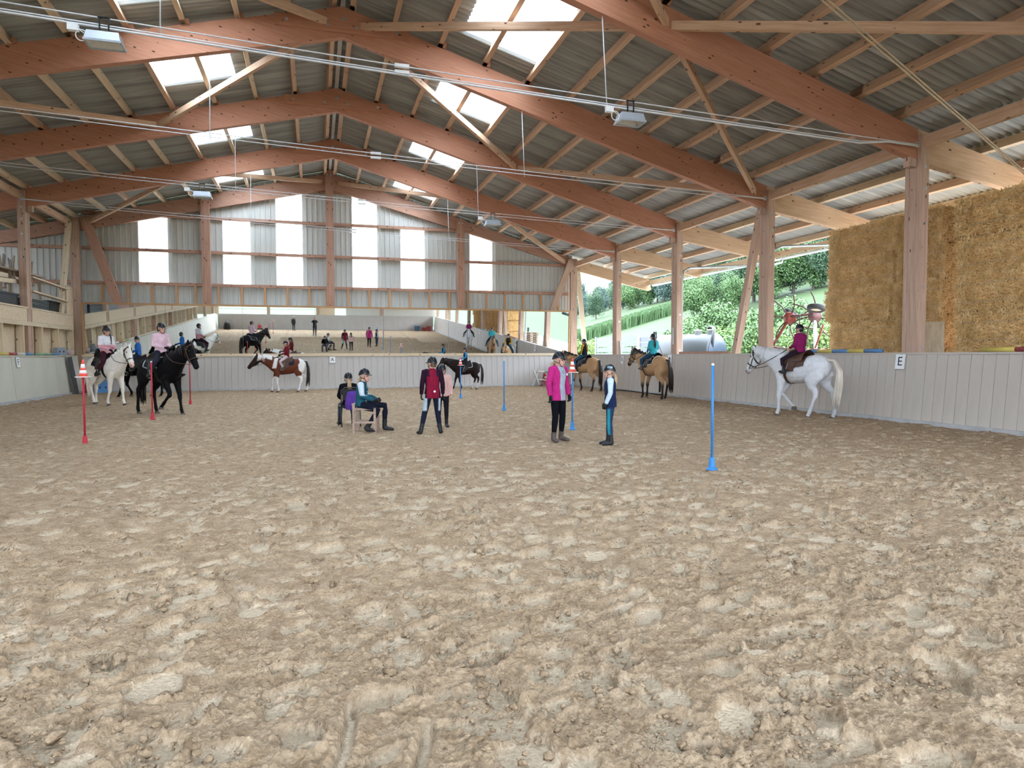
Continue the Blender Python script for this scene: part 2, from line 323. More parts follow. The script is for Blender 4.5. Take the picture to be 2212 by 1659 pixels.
# eaves plate along the posts, gutter, fascia
for k in range(8):
    beam('eaves_plate',(XP+.12,YF[k+1]+.2,5.98),(XP+.12,YF[k]+.1,5.98),.12,.24,M_PUR,ceil)
    beam('eaves_plate',(-9.52,YF[k+1]+.2,6.92),(-9.52,YF[k]+.1,6.92),.12,.24,M_PUR,ceil)
beam('fascia_board',(16.62,YB,5.2),(16.62,32,5.2),.04,.22,M_PURL,ceil)
g=MB(); n=9
V=[];Fc=[]
for j,y in enumerate((YB,32.05)):
    for i in range(n): a=math.pi*i/(n-1); V.append((17.02-.085*math.cos(a),y,5.13-.085*math.sin(a)))
for i in range(n-1): Fc.append((i,i+1,n+i+1,n+i))
gut=mk('rain_gutter',mesh('rain_gutter',V,Fc,M_STEEL,True),label='galvanised half-round rain gutter along the open eaves',cat='gutter')
for yy in (21.9,16.9):
    t_=MB().tube([(17.02,yy,5.06),(17.02,yy,4.95),(16.7,yy,4.86),(13.1,yy,4.62),(12.85,yy,4.5),(12.78,yy,4.1),(12.78,yy,.3)],.045,10)
    mk('downpipe',t_.mesh('downpipe',M_STEEL,True),None,gut)

# ---- glulam frames
ORD=['gable','second','third','fourth','fifth','sixth','seventh','eighth','ninth']
def bolt(parent,p,d=(0,-1,0),r=.035):
    M,L=frame(p,Vector(p)+Vector(d)*.03,(1,0,0) if abs(d[0])<.5 else (0,0,1))
    me=_bc.get(('bolt',r))
    if me is None:
        me=MB().lathe([(r,0),(r,.006),(r*.55,.006),(r*.55,.022)],10,Matrix.Rotation(R(90),4,'Y')).mesh('bolt',M_STEEL); _bc[('bolt',r)]=me
    return mk('bolt',me,None,parent,M)
for k in range(1,9):
    y0=YF[k]+.02; y1=y0+.18
    fr=empty('roof_frame',(XR,y0+.09,ZR),label='glulam roof frame, '+('the rearmost' if k==8 else 'number %s counting away from the mirror gable'%['one','two','three','four','five','six','seven'][k-1]),cat='roof frame',group='glulam roof frames')
    xr=12.42
    polyR=[(XR,8.95),(9.0,8.95-.291*(9-XR)+.02),(xr,5.62),(xr,ztop(xr)),(XR,ZR)]
    prism('rafter',polyR,y0,y1,M_GLU,fr)
    prism('rafter_tail',[(xr,5.60),(16.55,4.93),(16.6,5.0),(16.6,ztop(16.6)),(xr,ztop(xr))],y0,y1,M_GLU2,fr)
    polyL=[(XR,8.95),(XR,ZR),(-12.9,ztop(-12.9)),(-12.9,ztop(-12.9)-.5),(-9.4,ztop(-9.4)-.60)]
    prism('rafter',polyL,y0,y1,M_GLU,fr,ang=-math.atan(SL)+math.pi)
    # collar plates over the ridge joint
    for yy,s in ((y0-.06,-1),(y1,1)):
        prism('ridge_plate',[(-.78,9.02),(2.28,9.02),(2.28,9.30),(-.78,9.30)],yy,yy+.06,M_GLU,fr)
        if s<0:
            for bx in (-.52,.38,1.05,1.98): bolt(fr,(bx,yy,9.17),r=.04)
    mk('ridge_tie',MB().box(XR-.05,XR+.05,y0-.03,y0,9.28,9.38).mesh('ridge_tie',M_STEEL),None,fr,Matrix())
    # right post
    for side,X0,dx,zt,zb in (('right',XP,.22,6.13,ztop(12.5)-.62),('left',-9.52-.02,.22,7.05,ztop(-9.4)-.60)):
        near_=['under the mirror corner','second','third','fourth','fifth'] 
        lab='timber post with bolts on the %s, %s'%('open side' if side=='right' else 'panelled side','post number %s from the mirror gable'%['one','two','three','four','five','six','seven','eight'][k-1])
        p=empty('timber_post',(X0+dx/2,y0+.08,0),label=lab,cat='post',group='timber posts along the arena')
        beam('post_plank',(X0+dx/2,y0-.06,-.1),(X0+dx/2,y0-.06,zt),.10,dx,M_POST,p,up=(1,0,0))
        beam('post_core',(X0+dx/2,y0+.09,-.1),(X0+dx/2,y0+.09,zb),.19,dx-.02,M_POST,p,up=(1,0,0))
        beam('post_plank',(X0+dx/2,y0+.24,-.1),(X0+dx/2,y0+.24,zt),.10,dx,M_POST,p,up=(1,0,0))
        beam('knee_block',(X0+(-.09 if side=='right' else dx+.09),y0+.09,zb-.16),(X0+(-.09 if side=='right' else dx+.09),y0+.09,zb+.1),.17,.18,M_POST,p,up=(1,0,0))
        for z in ((1.62,2.9,4.25,5.0,5.45,5.95) if side=='right' else (5.6,6.1,6.5,6.9)): bolt(p,(X0+dx*.55,y0-.11,z))
# gable frame
fr=empty('roof_frame',(XR,31.85,ZR),label='reddish gable frame against the far cladding above the mirror',cat='roof frame')
gy0,gy1=31.76,31.92
prism('rafter',[(XR,8.95),(12.5,5.86),(12.5,ztop(12.5)),(XR,ZR)],gy0,gy1,M_GABLE,fr)
prism('rafter',[(XR,8.95),(XR,ZR),(-13.6,ztop(-13.6)),(-13.6,ztop(-13.6)-.45)],gy0,gy1,M_GABLE,fr,ang=-math.atan(SL)+math.pi)
prism('rafter_tail',[(12.5,5.72),(16.62,4.79),(16.75,4.86),(16.62,ztop(16.62)),(12.5,ztop(12.5))],gy0,gy1,M_GLU2,fr)
for i,x in enumerate((-9.34,-4.42,.71,6.69,12.4)):
    zt=min(ztop(x)+.1,9.75) if abs(x-.7)<.1 else ztop(x)-.02
    p=empty('timber_post',(x,31.7,0),label='reddish gable post '+['in the corner beside the storage loft','between the first two tall window strips','under the roof ridge above letter A','between the two shortest window strips' ,'in the corner next to the open side'][i],cat='post')
    beam('post_plank',(x,31.66,-.1),(x,31.66,zt),.16,.34,M_GABLE if 0<i<4 else M_POST,p,up=(1,0,0))
    for s in (-.08,.08): bolt(p,(x+s,31.58,zt-.2))
# ---- wind bracing under the roof
def zb_(x): return ztop(x)-.1
def brace(x0,k0,x1,k1,lab):
    M_=beam('wind_brace',(x0,YF[k0]+.11,ztop(x0)-.30),(x1,YF[k1]+.11,ztop(x1)-.30),.10,.16,M_PUR,None,label=lab,cat='brace',group='diagonal wind braces under the roof')
for a,b in ((3,4),(3,2),(0,1),(5,4)):
    nm={(3,4):'fourth bay',(3,2):'third bay',(0,1):'gable bay',(5,4):'fifth bay'}[(a,b)]
    brace(1.05,a,6.5,b,'wooden wind brace from ridge to mid slope over the open side, '+nm)
    brace(12.1,a,6.5,b,'wooden wind brace from eaves to mid slope over the open side, '+nm)
    brace(.45,a,-4.25,b,'wooden wind brace from ridge to mid slope over the storage side, '+nm)
    brace(-9.0,a,-4.25,b,'wooden wind brace from eaves to mid slope over the storage side, '+nm)
for k in (3,7): beam('corner_brace',(12.55,YF[k]+.45,5.6),(12.55,YF[k]+1.62,1.45),.2,.18,M_POST,None,up=(1,0,0),label='slanting timber strut leaning to the post %s'%('beside the white tank' if k==3 else 'behind the hay'),cat='strut')
beam('corner_brace',(12.28,31.62,6.2),(11.2,31.62,3.5),.30,.12,M_POST,None,up=(0,1,0),label='reddish diagonal strut in the gable corner by the open side',cat='strut')
beam('corner_brace',(-8.95,31.62,7.1),(-7.78,31.62,3.55),.36,.12,M_GABLE,None,up=(0,1,0),label='reddish diagonal strut above the mirror beside the storage loft',cat='strut')
beam('corner_brace',(12.66,31.7,5.65),(13.2,31.7,.2),.22,.14,M_PALE,None,up=(0,1,0),label='pale outer strut leaning against the open gable corner',cat='strut')
beam('corner_brace',(-9.48,31.45,6.9),(-9.48,29.75,1.5),.30,.14,M_PALE,None,up=(1,0,0),label='pale plank leaning along the storage side corner',cat='strut')

# ---- far gable wall: steel panels, window strips, girts, studs
wf=empty('wall_far',(XR,32.06,0),label='grey steel clad gable wall with tall translucent strips',kind='structure')
def trap(name,w,z0,z1a,z1b,m,ribs=5):
    """trapezoid-profiled sheet standing in xz, local x 0..w, top runs from z1a to z1b"""
    pts=[];p=w/ribs
    for i in range(ribs): pts+=[(i*p,0),(i*p+p*.62,0),(i*p+p*.70,-.035),(i*p+p*.92,-.035)]
    pts.append((w,0)); n=len(pts); V=[]
    for x,y in pts: V+=[(x,y,z0),(x,y,z1a+(z1b-z1a)*x/w)]
    return mesh(name,V,[(2*i,2*i+2,2*i+3,2*i+1) for i in range(n-1)],m)
WCOL={0:7.45,3:7.45,5:8.86,8:8.86,10:7.4,13:7.36}
for i in range(-6,18):
    x=-7.08+1.1*i
    if x>12.35: continue
    w=min(1.1,12.5-x)
    if i in WCOL:
        mk('wall_panel',trap('wall_panel',w,1.2,4.55,4.55,M_CLAD),None,wf,T(x,32.06,0))
        mk('wall_panel',trap('wall_panel',w,WCOL[i],ztop(x)+.2,ztop(x+w)+.2,M_CLAD),None,wf,T(x,32.06,0))
    else: mk('wall_panel',trap('wall_panel',w,1.2,ztop(x)+.2,ztop(x+w)+.2,M_CLAD),None,wf,T(x,32.06,0))
for j,i in enumerate(sorted(WCOL)):
    x=-7.08+1.1*i; cuts=[4.55,5.95,7.40]+([WCOL[i]] if WCOL[i]>8 else [])
    w=empty('window_%d'%(j+1),(x+.55,32.06,4.55),label='tall white translucent window strip, %s'%['nearest the storage loft','second from the storage loft','tall one on the loft side of the ridge post','tall one on the open side of the ridge post','next but one to the open corner','nearest the open corner'][j],kind='structure')
    for a,b in zip(cuts[:-1],cuts[1:]): mk('window_pane',trap('window_pane',1.1,a,b,b,M_WINP),None,w,T(x,32.05,0))
PX=[-13.5,-9.34,-4.42,.71,6.69,12.4]
for z in (4.54,5.95,7.41,8.85):
    for a,b in zip(PX[:-1],PX[1:]):
        if z>7 and (a<-9.5 or b>12): continue
        a2,b2=a+.17,b-.17
        if z>8: a2,b2=max(a2,-2.4),min(b2,4.0)
        if b2<=a2+.3: continue
        beam('girt',(a2,31.94,z),(b2,31.94,z),.14,.13,M_GABLE,wf)
for x in [-8.45,-7.5,-6.58,-5.64,-4.9,-3.98,-3.05,-2.09,-1.14,-.21,.54,1.49,2.43,3.36,4.31,5.22,6.17,7.08,8.01,8.92,9.84,10.77,11.69]:
    beam('stud',(x,31.9,3.5),(x,31.9,4.49),.07,.10,M_STUD,wf,up=(1,0,0))
# ---- kick walls of vertical boards
def kick(name,p0,p1,inw,w,m,label,zt=1.49,lean=.15):
    """boards from p0 to p1 (base line); inw = unit vector into the arena; top leans outward"""
    p0=Vector((*p0,0));p1=Vector((*p1,0));d=(p1-p0);L=d.length;d/=L;n=int(round(L/w));w=L/n
    root=empty(name,tuple((p0+p1)/2),label=label,kind='structure'); n3=Vector((*inw,0))
    th=.05; me={}
    for s in range(3):
        off=(-.004,0,.004)[s]; g=.004
        V=[];
        for q,(a,b) in enumerate(((g,off),(w-g,off),(w-g,off-th),(g,off-th))):
            V.append(d*a+n3*b+Vector((0,0,-.15)))
        for a,b in ((g,off),(w-g,off),(w-g,off-th),(g,off-th)): V.append(d*a+n3*(b-lean)+Vector((0,0,zt)))
        me[s]=mesh('kick_board',V,[(0,1,2,3),(7,6,5,4),(0,4,5,1),(1,5,6,2),(2,6,7,3),(3,7,4,0)],m)
        bm=bmesh.new(); bm.from_mesh(me[s]); bmesh.ops.recalc_face_normals(bm,faces=bm.faces); bm.to_mesh(me[s]); bm.free()
    for i in range(n): mk('kick_board',me[random.choice((0,1,1,2))],None,root,T(*(p0+d*(w*i))))
    # concrete foot and top ledge
    c=(p0+p1)/2
    def strip(nm,a,b,z0,z1,mm):
        V=[]
        for zz in (z0,z1):
            for P_,q in ((p0,a),(p1,a),(p1,b),(p0,b)): V.append(P_+n3*q+Vector((0,0,zz)))
        mm_=mesh(nm,V,[(0,1,2,3),(7,6,5,4),(0,4,5,1),(1,5,6,2),(2,6,7,3),(3,7,4,0)],mm); bm=bmesh.new(); bm.from_mesh(mm_); bmesh.ops.recalc_face_normals(bm,faces=bm.faces); bm.to_mesh(mm_); bm.free()
        mk(nm,mm_,None,root,Matrix())
    strip('backing',-th-lean-.01,-th-lean-.05,-.1,zt-.02,M_CONC)
    strip('wall_foot',.05,-.2,-.2,.075,M_CONC)
    return root,strip
wk,st=kick('wall_end',(-9.1,31.22),(12.13,31.22),(0,-1),.27,M_KICK,'grey board kick wall below the long mirror'); st('ledge',-.10,-.30,1.46,1.55,M_PALE)
wr,st=kick('wall_right',(12.13,31.22),(12.13,-8.9),(-1,0),.25,M_KICKR,'slanted board kick wall along the open side'); st('ledge',-.13,-.34,1.46,1.5,M_KICKR)
wl,st=kick('wall_left',(-9.09,-8.9),(-9.09,31.22),(1,0),1.25,M_KICKL,'slanted pale panel kick wall below the wooden panelling'); st('ledge',-.12,-.32,1.46,1.505,M_KICKL)
wb,st=kick('wall_back',(12.13,-8.8),(-9.09,-8.8),(0,1),1.25,M_KICK,'panel kick wall at the entrance end, seen in the mirror'); st('ledge',-.12,-.3,1.46,1.5,M_KICK)
# ---- mirror: seven panels, leaning forward
TILT=R(2.95)
def glassm():
    m=bpy.data.materials.new('mirror_glass'); m.use_nodes=True; b=m.node_tree.nodes['Principled BSDF']; b.inputs['Metallic'].default_value=1; b.inputs['Roughness'].default_value=.015; b.inputs['Base Color'].default_value=(.80,.83,.83,1)
    t=m.node_tree; n=t.nodes.new('ShaderNodeTexNoise'); n.inputs['Scale'].default_value=.7; r=t.nodes.new('ShaderNodeMapRange'); r.inputs['To Min'].default_value=.008; r.inputs['To Max'].default_value=.03; lnk(t,n.outputs['Fac'],r.inputs['Value']); lnk(t,r.outputs[0],b.inputs['Roughness']); return m
M_MIR=glassm(); mx0,mx1=-9.0,12.04
MM=T(0,31.47,1.55)@Matrix.Rotation(TILT,4,'X')
mir=empty('mirror',((mx0+mx1)/2,31.47,1.55),label='long seven panel riding mirror tilted down above the kick wall',cat='mirror')
for i in range(7):
    a=mx0+(mx1-mx0)*i/7; b=mx0+(mx1-mx0)*(i+1)/7
    mk('mirror_panel',MB().box(a+.006,b-.006,-.006,.006,.02,2.06).mesh('mirror_panel',M_MIR),None,mir,MM)
M_FR=mat('mirror_frame_wood',(.40,.22,.10),(.5,.3,.15),2.4,GRAIN,.6)
mk('frame_rail',MB().box(mx0-.07,mx1+.07,-.05,.04,2.05,2.13).mesh('frame_rail',M_FR),None,mir,MM)
mk('frame_rail',MB().box(mx0-.07,mx1+.07,-.03,.04,-.04,.025).mesh('frame_rail',M_PALE),None,mir,MM)
for x in (mx0-.05,mx1+.05): mk('frame_stile',MB().box(x-.04,x+.04,-.05,.04,0,2.06).mesh('frame_stile',M_FR),None,mir,MM)
# ================================================================ bodies: lofts fused by a voxel remesh
TMP=bpy.data.scenes.new('scratch')
def fuse(mb,voxel,it=4,fac=.5):
    """overlapping closed shapes -> one continuous smooth skin (verts, quads)"""
    me=mb.mesh('scratch'); o=bpy.data.objects.new('scratch',me); TMP.collection.objects.link(o)
    m=o.modifiers.new('r','REMESH'); m.mode='VOXEL'; m.voxel_size=voxel; m.adaptivity=0
    if it: q=o.modifiers.new('s','SMOOTH'); q.iterations=it; q.factor=fac
    vl=TMP.view_layers[0]; vl.update(); dg=vl.depsgraph; ev=o.evaluated_get(dg); em=ev.to_mesh()
    n=len(em.vertices); V=np.empty(n*3,np.float32); em.vertices.foreach_get('co',V)
    L=np.empty(len(em.loops),np.int32); em.loops.foreach_get('vertex_index',L)
    ls=np.empty(len(em.polygons),np.int32); em.polygons.foreach_get('loop_start',ls); lt=np.empty(len(em.polygons),np.int32); em.polygons.foreach_get('loop_total',lt)
    Fq=[tuple(L[a:a+b]) for a,b in zip(ls,lt)]
    ev.to_mesh_clear(); bpy.data.objects.remove(o); bpy.data.meshes.remove(me)
    return V.reshape(-1,3),Fq
def skin(name,V,Fq,matl,colf=None,extra=None):
    V=np.asarray(V)
    if extra is not None and extra.V:
        b=len(V); V=np.vstack([V,np.array(extra.V)]); Fq=list(Fq)+[tuple(i+b for i in f) for f in extra.F]
    if len(Fq) and all(len(f)==4 for f in Fq): me=npmesh(name,V,np.array(Fq),matl,True)
    else: me=mesh(name,V,Fq,matl,True)
    if colf is not None:
        C=np.ones((len(V),4),np.float32); C[:,:3]=colf(V); a=me.attributes.new('coat','FLOAT_COLOR','POINT'); a.data.foreach_set('color',C.ravel())
    return me
def loft(mb,secs,lat=None,n=14,ref=None):
    """secs: (centre, ru, rv): rv along lat, ru across lat and path; capped"""
    cs=[Vector(s[0]) for s in secs]; m=len(cs); V=[];Fc=[]
    for i in range(m):
        d=(cs[min(i+1,m-1)]-cs[max(i-1,0)]).normalized(); l=Vector(lat) if lat is not None else Vector((0,1,0))
        l=(l-d*l.dot(d))
        if l.length<1e-3: l=d.orthogonal()
        l.normalize(); u=l.cross(d); ru,rv=secs[i][1],secs[i][2]
        for k in range(n):
            a=2*math.pi*k/n; V.append(cs[i]+u*(ru*math.cos(a))+l*(rv*math.sin(a)))
    for i in range(m-1):
        for k in range(n): Fc.append((i*n+k,i*n+(k+1)%n,(i+1)*n+(k+1)%n,(i+1)*n+k))
    Fc.append(tuple(range(n))[::-1]); Fc.append(tuple(range((m-1)*n,m*n)))
    mb.add(V,Fc)
def sstep(a,b,x): t=np.clip((x-a)/(b-a),0,1); return t*t*(3-2*t)
def mixc(a,b,w): w=w[:,None]; return np.asarray(a)*(1-w)+np.asarray(b)*w
M_COAT=mat('coat',(1,1,1),(.86,.86,.86),14,(1,1,1),.6,.0,attr='coat',spec=.10)
M_SKIN=mat('skin',(1,1,1),(.93,.92,.92),30,(1,1,1),.5,0,attr='coat',spec=.3)
M_CLOTH=mat('cloth',(1,1,1),(.80,.80,.80),22,(1,1,.6),.9,1.0,attr='coat',spec=.12,bscale=11)
M_HAIRB=mat('blond_hair',(.30,.19,.10),(.48,.34,.21),20,(1,1,.2),.5)
M_HAIRD=mat('dark_hair',(.008,.005,.004),(.02,.013,.01),20,(1,1,.2),.45)
M_HAIRBR=mat('brown_hair',(.09,.045,.025),(.16,.09,.05),20,(1,1,.2),.5)
M_HELM=mat('helmet_shell',(.0035,.004,.0055),(.008,.0085,.011),5,(1,1,1),.3,0,spec=.35)
M_LEA=mat('black_leather',(.006,.005,.005),(.014,.012,.011),25,(1,1,1),.45,.1)
M_LEABR=mat('brown_leather',(.055,.025,.015),(.09,.04,.025),25,(1,1,1),.5,.1)
M_PAD=mat('saddle_cloth',(.008,.009,.014),(.018,.018,.025),25,(1,1,1),.95,.1)
M_EYE=plain('dark_eye',(.008,.006,.005),.15,0,.6)
M_BOOT=mat('boot_leather',(.006,.006,.007),(.016,.016,.018),14,(1,1,1),.5,.05)
M_BOOTBR=mat('dusty_boot',(.06,.045,.04),(.10,.08,.07),14,(1,1,1),.7,.05)

# ---------------------------------------------------------------- horses (unit: height at the withers)
_TX=np.array([-.515,-.48,-.43,-.34,-.22,-.08,.06,.20,.30,.39,.46,.50])
_TZ=np.array([.815,.805,.80,.785,.775,.745,.735,.75,.765,.765,.745,.73])
_TH=np.array([.05,.115,.165,.20,.20,.205,.212,.225,.222,.19,.135,.06])
_TW=np.array([.045,.10,.145,.18,.185,.195,.198,.182,.155,.135,.105,.05])
def torso(x): return np.interp(x,_TX,_TZ),np.interp(x,_TX,_TH),np.interp(x,_TX,_TW)
def barrel(x,phi,off=0):
    z,h,w=torso(x); return Vector((x,(w+off)*math.sin(phi),z+(h+off)*math.cos(phi)))
def horse(label,loc,rz,H,coat,poll=(.80,1.16),hang=52,yaw=0,legs=((.10,0),(-.10,0),(-.10,0),(.12,0)),mane=M_HAIRD,tail=M_HAIRD,tailsw=(0,0),tack=M_LEA,vox=.021,fat=1.0,group=None,head_mark=None,bandage=False):
    root=empty('horse',loc,rz,label,'horse',group); W0=WM[root]
    mb=MB()
    xs=np.linspace(-.51,.498,20)
    loft(mb,[((x,0,torso(x)[0]),torso(x)[1],torso(x)[2]*fat) for x in xs],(0,1,0),18)
    # neck and head
    P=Vector((poll[0],0,poll[1])); A=Vector((.33,0,.835)); 
    def q(t):
        c=Vector((.52,0,.93)); p=A*(1-t)**2+c*(2*t*(1-t))+P*t*t
        p.y=math.sin(R(yaw))*.30*t*t; return p
    ns=[]
    for i in range(9):
        t=i/8; ns.append((q(t),.135*(1-t)**1.1+.092,.095*(1-t)+.050))
    loft(mb,ns,(0,1,0),14)
    hd=Vector((math.cos(R(hang))*math.cos(R(yaw)),math.cos(R(hang))*math.sin(R(yaw)),-math.sin(R(hang)))); p0=q(1)
    side=Vector((-math.sin(R(yaw)),math.cos(R(yaw)),0)); dn=hd.cross(side); dn=dn if dn.z<0 else -dn
    if dn.dot(Vector((math.cos(R(yaw)),math.sin(R(yaw)),0)))>0: dn=-dn
    hs=[]
    for t,a,b,o_ in ((-.06,.05,.045,.0),(.0,.082,.058,.012),(.08,.102,.064,.03),(.16,.098,.062,.034),(.24,.074,.048,.018),(.31,.058,.042,.006),(.36,.055,.043,.008),(.40,.045,.038,.006),(.415,.022,.02,.004)):
        hs.append((p0+hd*t+dn*o_,a,b))
    loft(mb,hs,side,14)
    for s in (-1,1):
        e0=p0+side*(s*.036)-hd*.03-dn*.05; e1=e0-hd*.05-dn*.055+side*(s*.012)
        loft(mb,[(e0,.026,.020),((e0+e1)/2,.026,.018),(e1,.006,.006)],side,8)
    # legs: (dx of foot, lift) for LF RF LH RH
    hoofs=[]
    for i,(dx,lift) in enumerate(legs):
        s=1 if i%2==0 else -1
        if i<2:
            x0=.30; y=.098*s*fat
            elbow=Vector((x0-.02+dx*.1,y,.58)); knee=Vector((x0+.01+dx*.5+lift*.8,y,.315+lift*.35)); fet=Vector((x0+dx-lift*.5,y,.095+lift*.9)); hf=fet+Vector((.035-lift*.9,0,-.07+lift*.05))
            loft(mb,[(Vector((x0-.0,y*.75,.74)),.12,.06),(Vector((x0-.01+dx*.05,y*.95,.64)),.10,.066),(elbow,.082,.062),(elbow.lerp(knee,.45),.056,.046),(knee+Vector((0,0,.03)),.040,.038),(knee-Vector((0,0,.02)),.038,.036),(knee.lerp(fet,.35),.026,.024),(knee.lerp(fet,.75),.025,.023),(fet,.033,.030),(fet.lerp(hf,.5),.026,.026),(hf,.036,.034)],(0,1,0),12)
        else:
            x0=-.37; y=.105*s*fat
            hip=Vector((-.33,y*.8,.74)); stf=Vector((-.255+dx*.25,y*1.05,.585)); hock=Vector((x0-.045+dx*.55-lift*.1,y,.375+lift*.5)); fet=Vector((x0+dx+lift*.2,y,.095+lift*.9)); hf=fet+Vector((.035-lift*.6,0,-.07))
            loft(mb,[(hip+Vector((-.02,0,.06)),.14,.07),(hip.lerp(stf,.5)+Vector((-.045,0,0)),.155,.088),(stf+Vector((-.05,0,-.02)),.115,.078),(stf.lerp(hock,.5)+Vector((-.005,0,0)),.068,.052),(hock+Vector((0,0,.035)),.050,.036),(hock-Vector((0,0,.03)),.042,.034),(hock.lerp(fet,.4),.028,.025),(hock.lerp(fet,.75),.027,.025),(fet,.035,.031),(fet.lerp(hf,.5),.027,.026),(hf,.037,.034)],(0,1,0),12)
        hoofs.append(hf)
    SC=Matrix.Scale(H,4)
    mb.V=[tuple(Vector(v)*H) for v in mb.V]
    V,Fq=fuse(mb,vox,4)
    def cf(V): return coat(V/H,dict(p0=np.array(p0),hd=np.array(hd)))
    body=mk('body',skin('horse_body',V,Fq,M_COAT,cf),None,root,W0)
    WS=W0@SC
    hoofm=plain('hoof',(.10,.075,.055),.6) if 'hoof' not in bpy.data.materials else bpy.data.materials['hoof']
    for i,hf in enumerate(hoofs):
        lift=legs[i][1]; d=Vector((.35-lift*2.2,0,-1)).normalized(); m_=MB(); loft(m_,[(hf-d*.012,.035,.033),(hf+d*.022,.044,.040),(hf+d*.036,.047,.043)],(0,1,0),14)
        mk('hoof',m_.mesh('hoof',hoofm,True),None,root,WS)
    for s in (-1,1):
        c=p0+hd*.105-dn*.035+side*(s*.057); mk('eye',MB().ell(tuple(c),.014,.009,.014,10,7).mesh('eye',M_EYE,True),None,root,WS)
        c=p0+hd*.385-dn*.012+side*(s*.030); mk('nostril',MB().ell(tuple(c),.012,.008,.012,8,6).mesh('nostril',M_EYE,True),None,root,WS)
    # mane: overlapping hanging locks along the crest
    m_=MB(); rr=random.Random(3)
    for i in range(26):
        t=.12+.86*i/25; c=q(t); d2=(q(min(1,t+.02))-q(max(0,t-.02))).normalized(); nn=Vector((-d2.z,0,d2.x)); nn=nn if nn.z>0 or nn.x<0 else -nn
        top=c+nn*(.135*(1-t)**1.1+.085); ss=1 if rr.random()<.8 else -1
        pts=[top+Vector((0,0,.0)),top+nn*.012+Vector((0,ss*.03,.004)),top-nn*.07+Vector((0,ss*(.062+.02*(1-t)),0)),top-nn*(.15+.05*rr.random())+Vector((-.01,ss*(.07+.035*(1-t)),0))]
        m_.tube(pts,[(.013,.011),(.018,.012),(.016,.010),(.004,.004)],6)
    f0=p0-dn*.08; m_.tube([f0-hd*.05,f0-dn*.012,f0+hd*.06-dn*.0,f0+hd*.13+dn*.012],[.012,.022,.020,.004],6)
    mk('mane',m_.mesh('mane',mane,True),None,root,WS)
    m_=MB()
    for i in range(9):
        a=rr.uniform(-1,1); b=rr.uniform(-1,1); z0=.885; sx,sy=tailsw
        pts=[Vector((-.47,.0,z0)),Vector((-.53-sx*.5,a*.012,z0-.0)),Vector((-.565-sx+b*.012,a*.03+sy*.3,z0-.16)),Vector((-.575-sx*.9+b*.025,a*.042+sy*.6,z0-.36)),Vector((-.565-sx*.8+b*.035,a*.04+sy*.9,z0-.54)),Vector((-.55-sx*.7+b*.05,a*.03+sy,z0-.66-rr.uniform(0,.08)))]
        m_.tube(pts,[.026,.028,.028,.026,.018,.003],7)
    mk('tail',m_.mesh('tail',tail,True),None,root,WS)
    # bridle: straps round the head, bit and reins
    m_=MB()
    def ring(t,wd,off):
        ts=[h[0] for h in ((-.06,),(.0,),(.08,),(.16,),(.24,),(.31,),(.36,),(.40,),(.415,))]
        A_=np.interp(t,ts,[h[1] for h in hs]); B_=np.interp(t,ts,[h[2] for h in hs]); O_=np.interp(t,ts,[.0,.012,.03,.034,.018,.006,.008,.006,.004])
        return p0+hd*t+dn*O_,A_+off,B_+off
    def strap(t0,t1,off=.006,n=20):
        # a ring whose front sits at t0 and whose back sits at t1
        pts=[]
        for k in range(n):
            a=2*math.pi*k/n; t=t0*(.5+.5*math.cos(a))+t1*(.5-.5*math.cos(a)); c,ra,rb=ring(t,0,off); pts.append(c-dn*(ra*math.cos(a))+side*(rb*math.sin(a)))
        m_.tube(pts,[(.012,.005)]*n,6,closed=True)
    strap(.245,.235); strap(.02,.02); strap(.0,.15)
    for s in (-1,1):
        pts=[]
        for t in (.02,.08,.15,.22,.30): c,ra,rb=ring(t,0,.004); pts.append(c+side*(s*rb)+dn*(.02 if t>.2 else .0))
        m_.tube(pts,.007,6)
    mk('bridle',m_.mesh('bridle',tack,True),None,root,WS)
    bit=[]
    for s in (-1,1):
        c,ra,rb=ring(.315,0,.004); bit.append(c+side*(s*rb)+dn*.025)
    for s,b in zip((-1,1),bit):
        hand=Vector((.22,s*.05,1.06)); mid=(b+hand)/2+Vector((0,s*.10,-.06))
        mk('rein',MB().tube([b,b.lerp(mid,.5)+Vector((0,s*.03,-.01)),mid,mid.lerp(hand,.5)+Vector((0,s*.02,-.01)),hand],.0055,6).mesh('rein',tack,True),None,root,WS)
    return root,WS
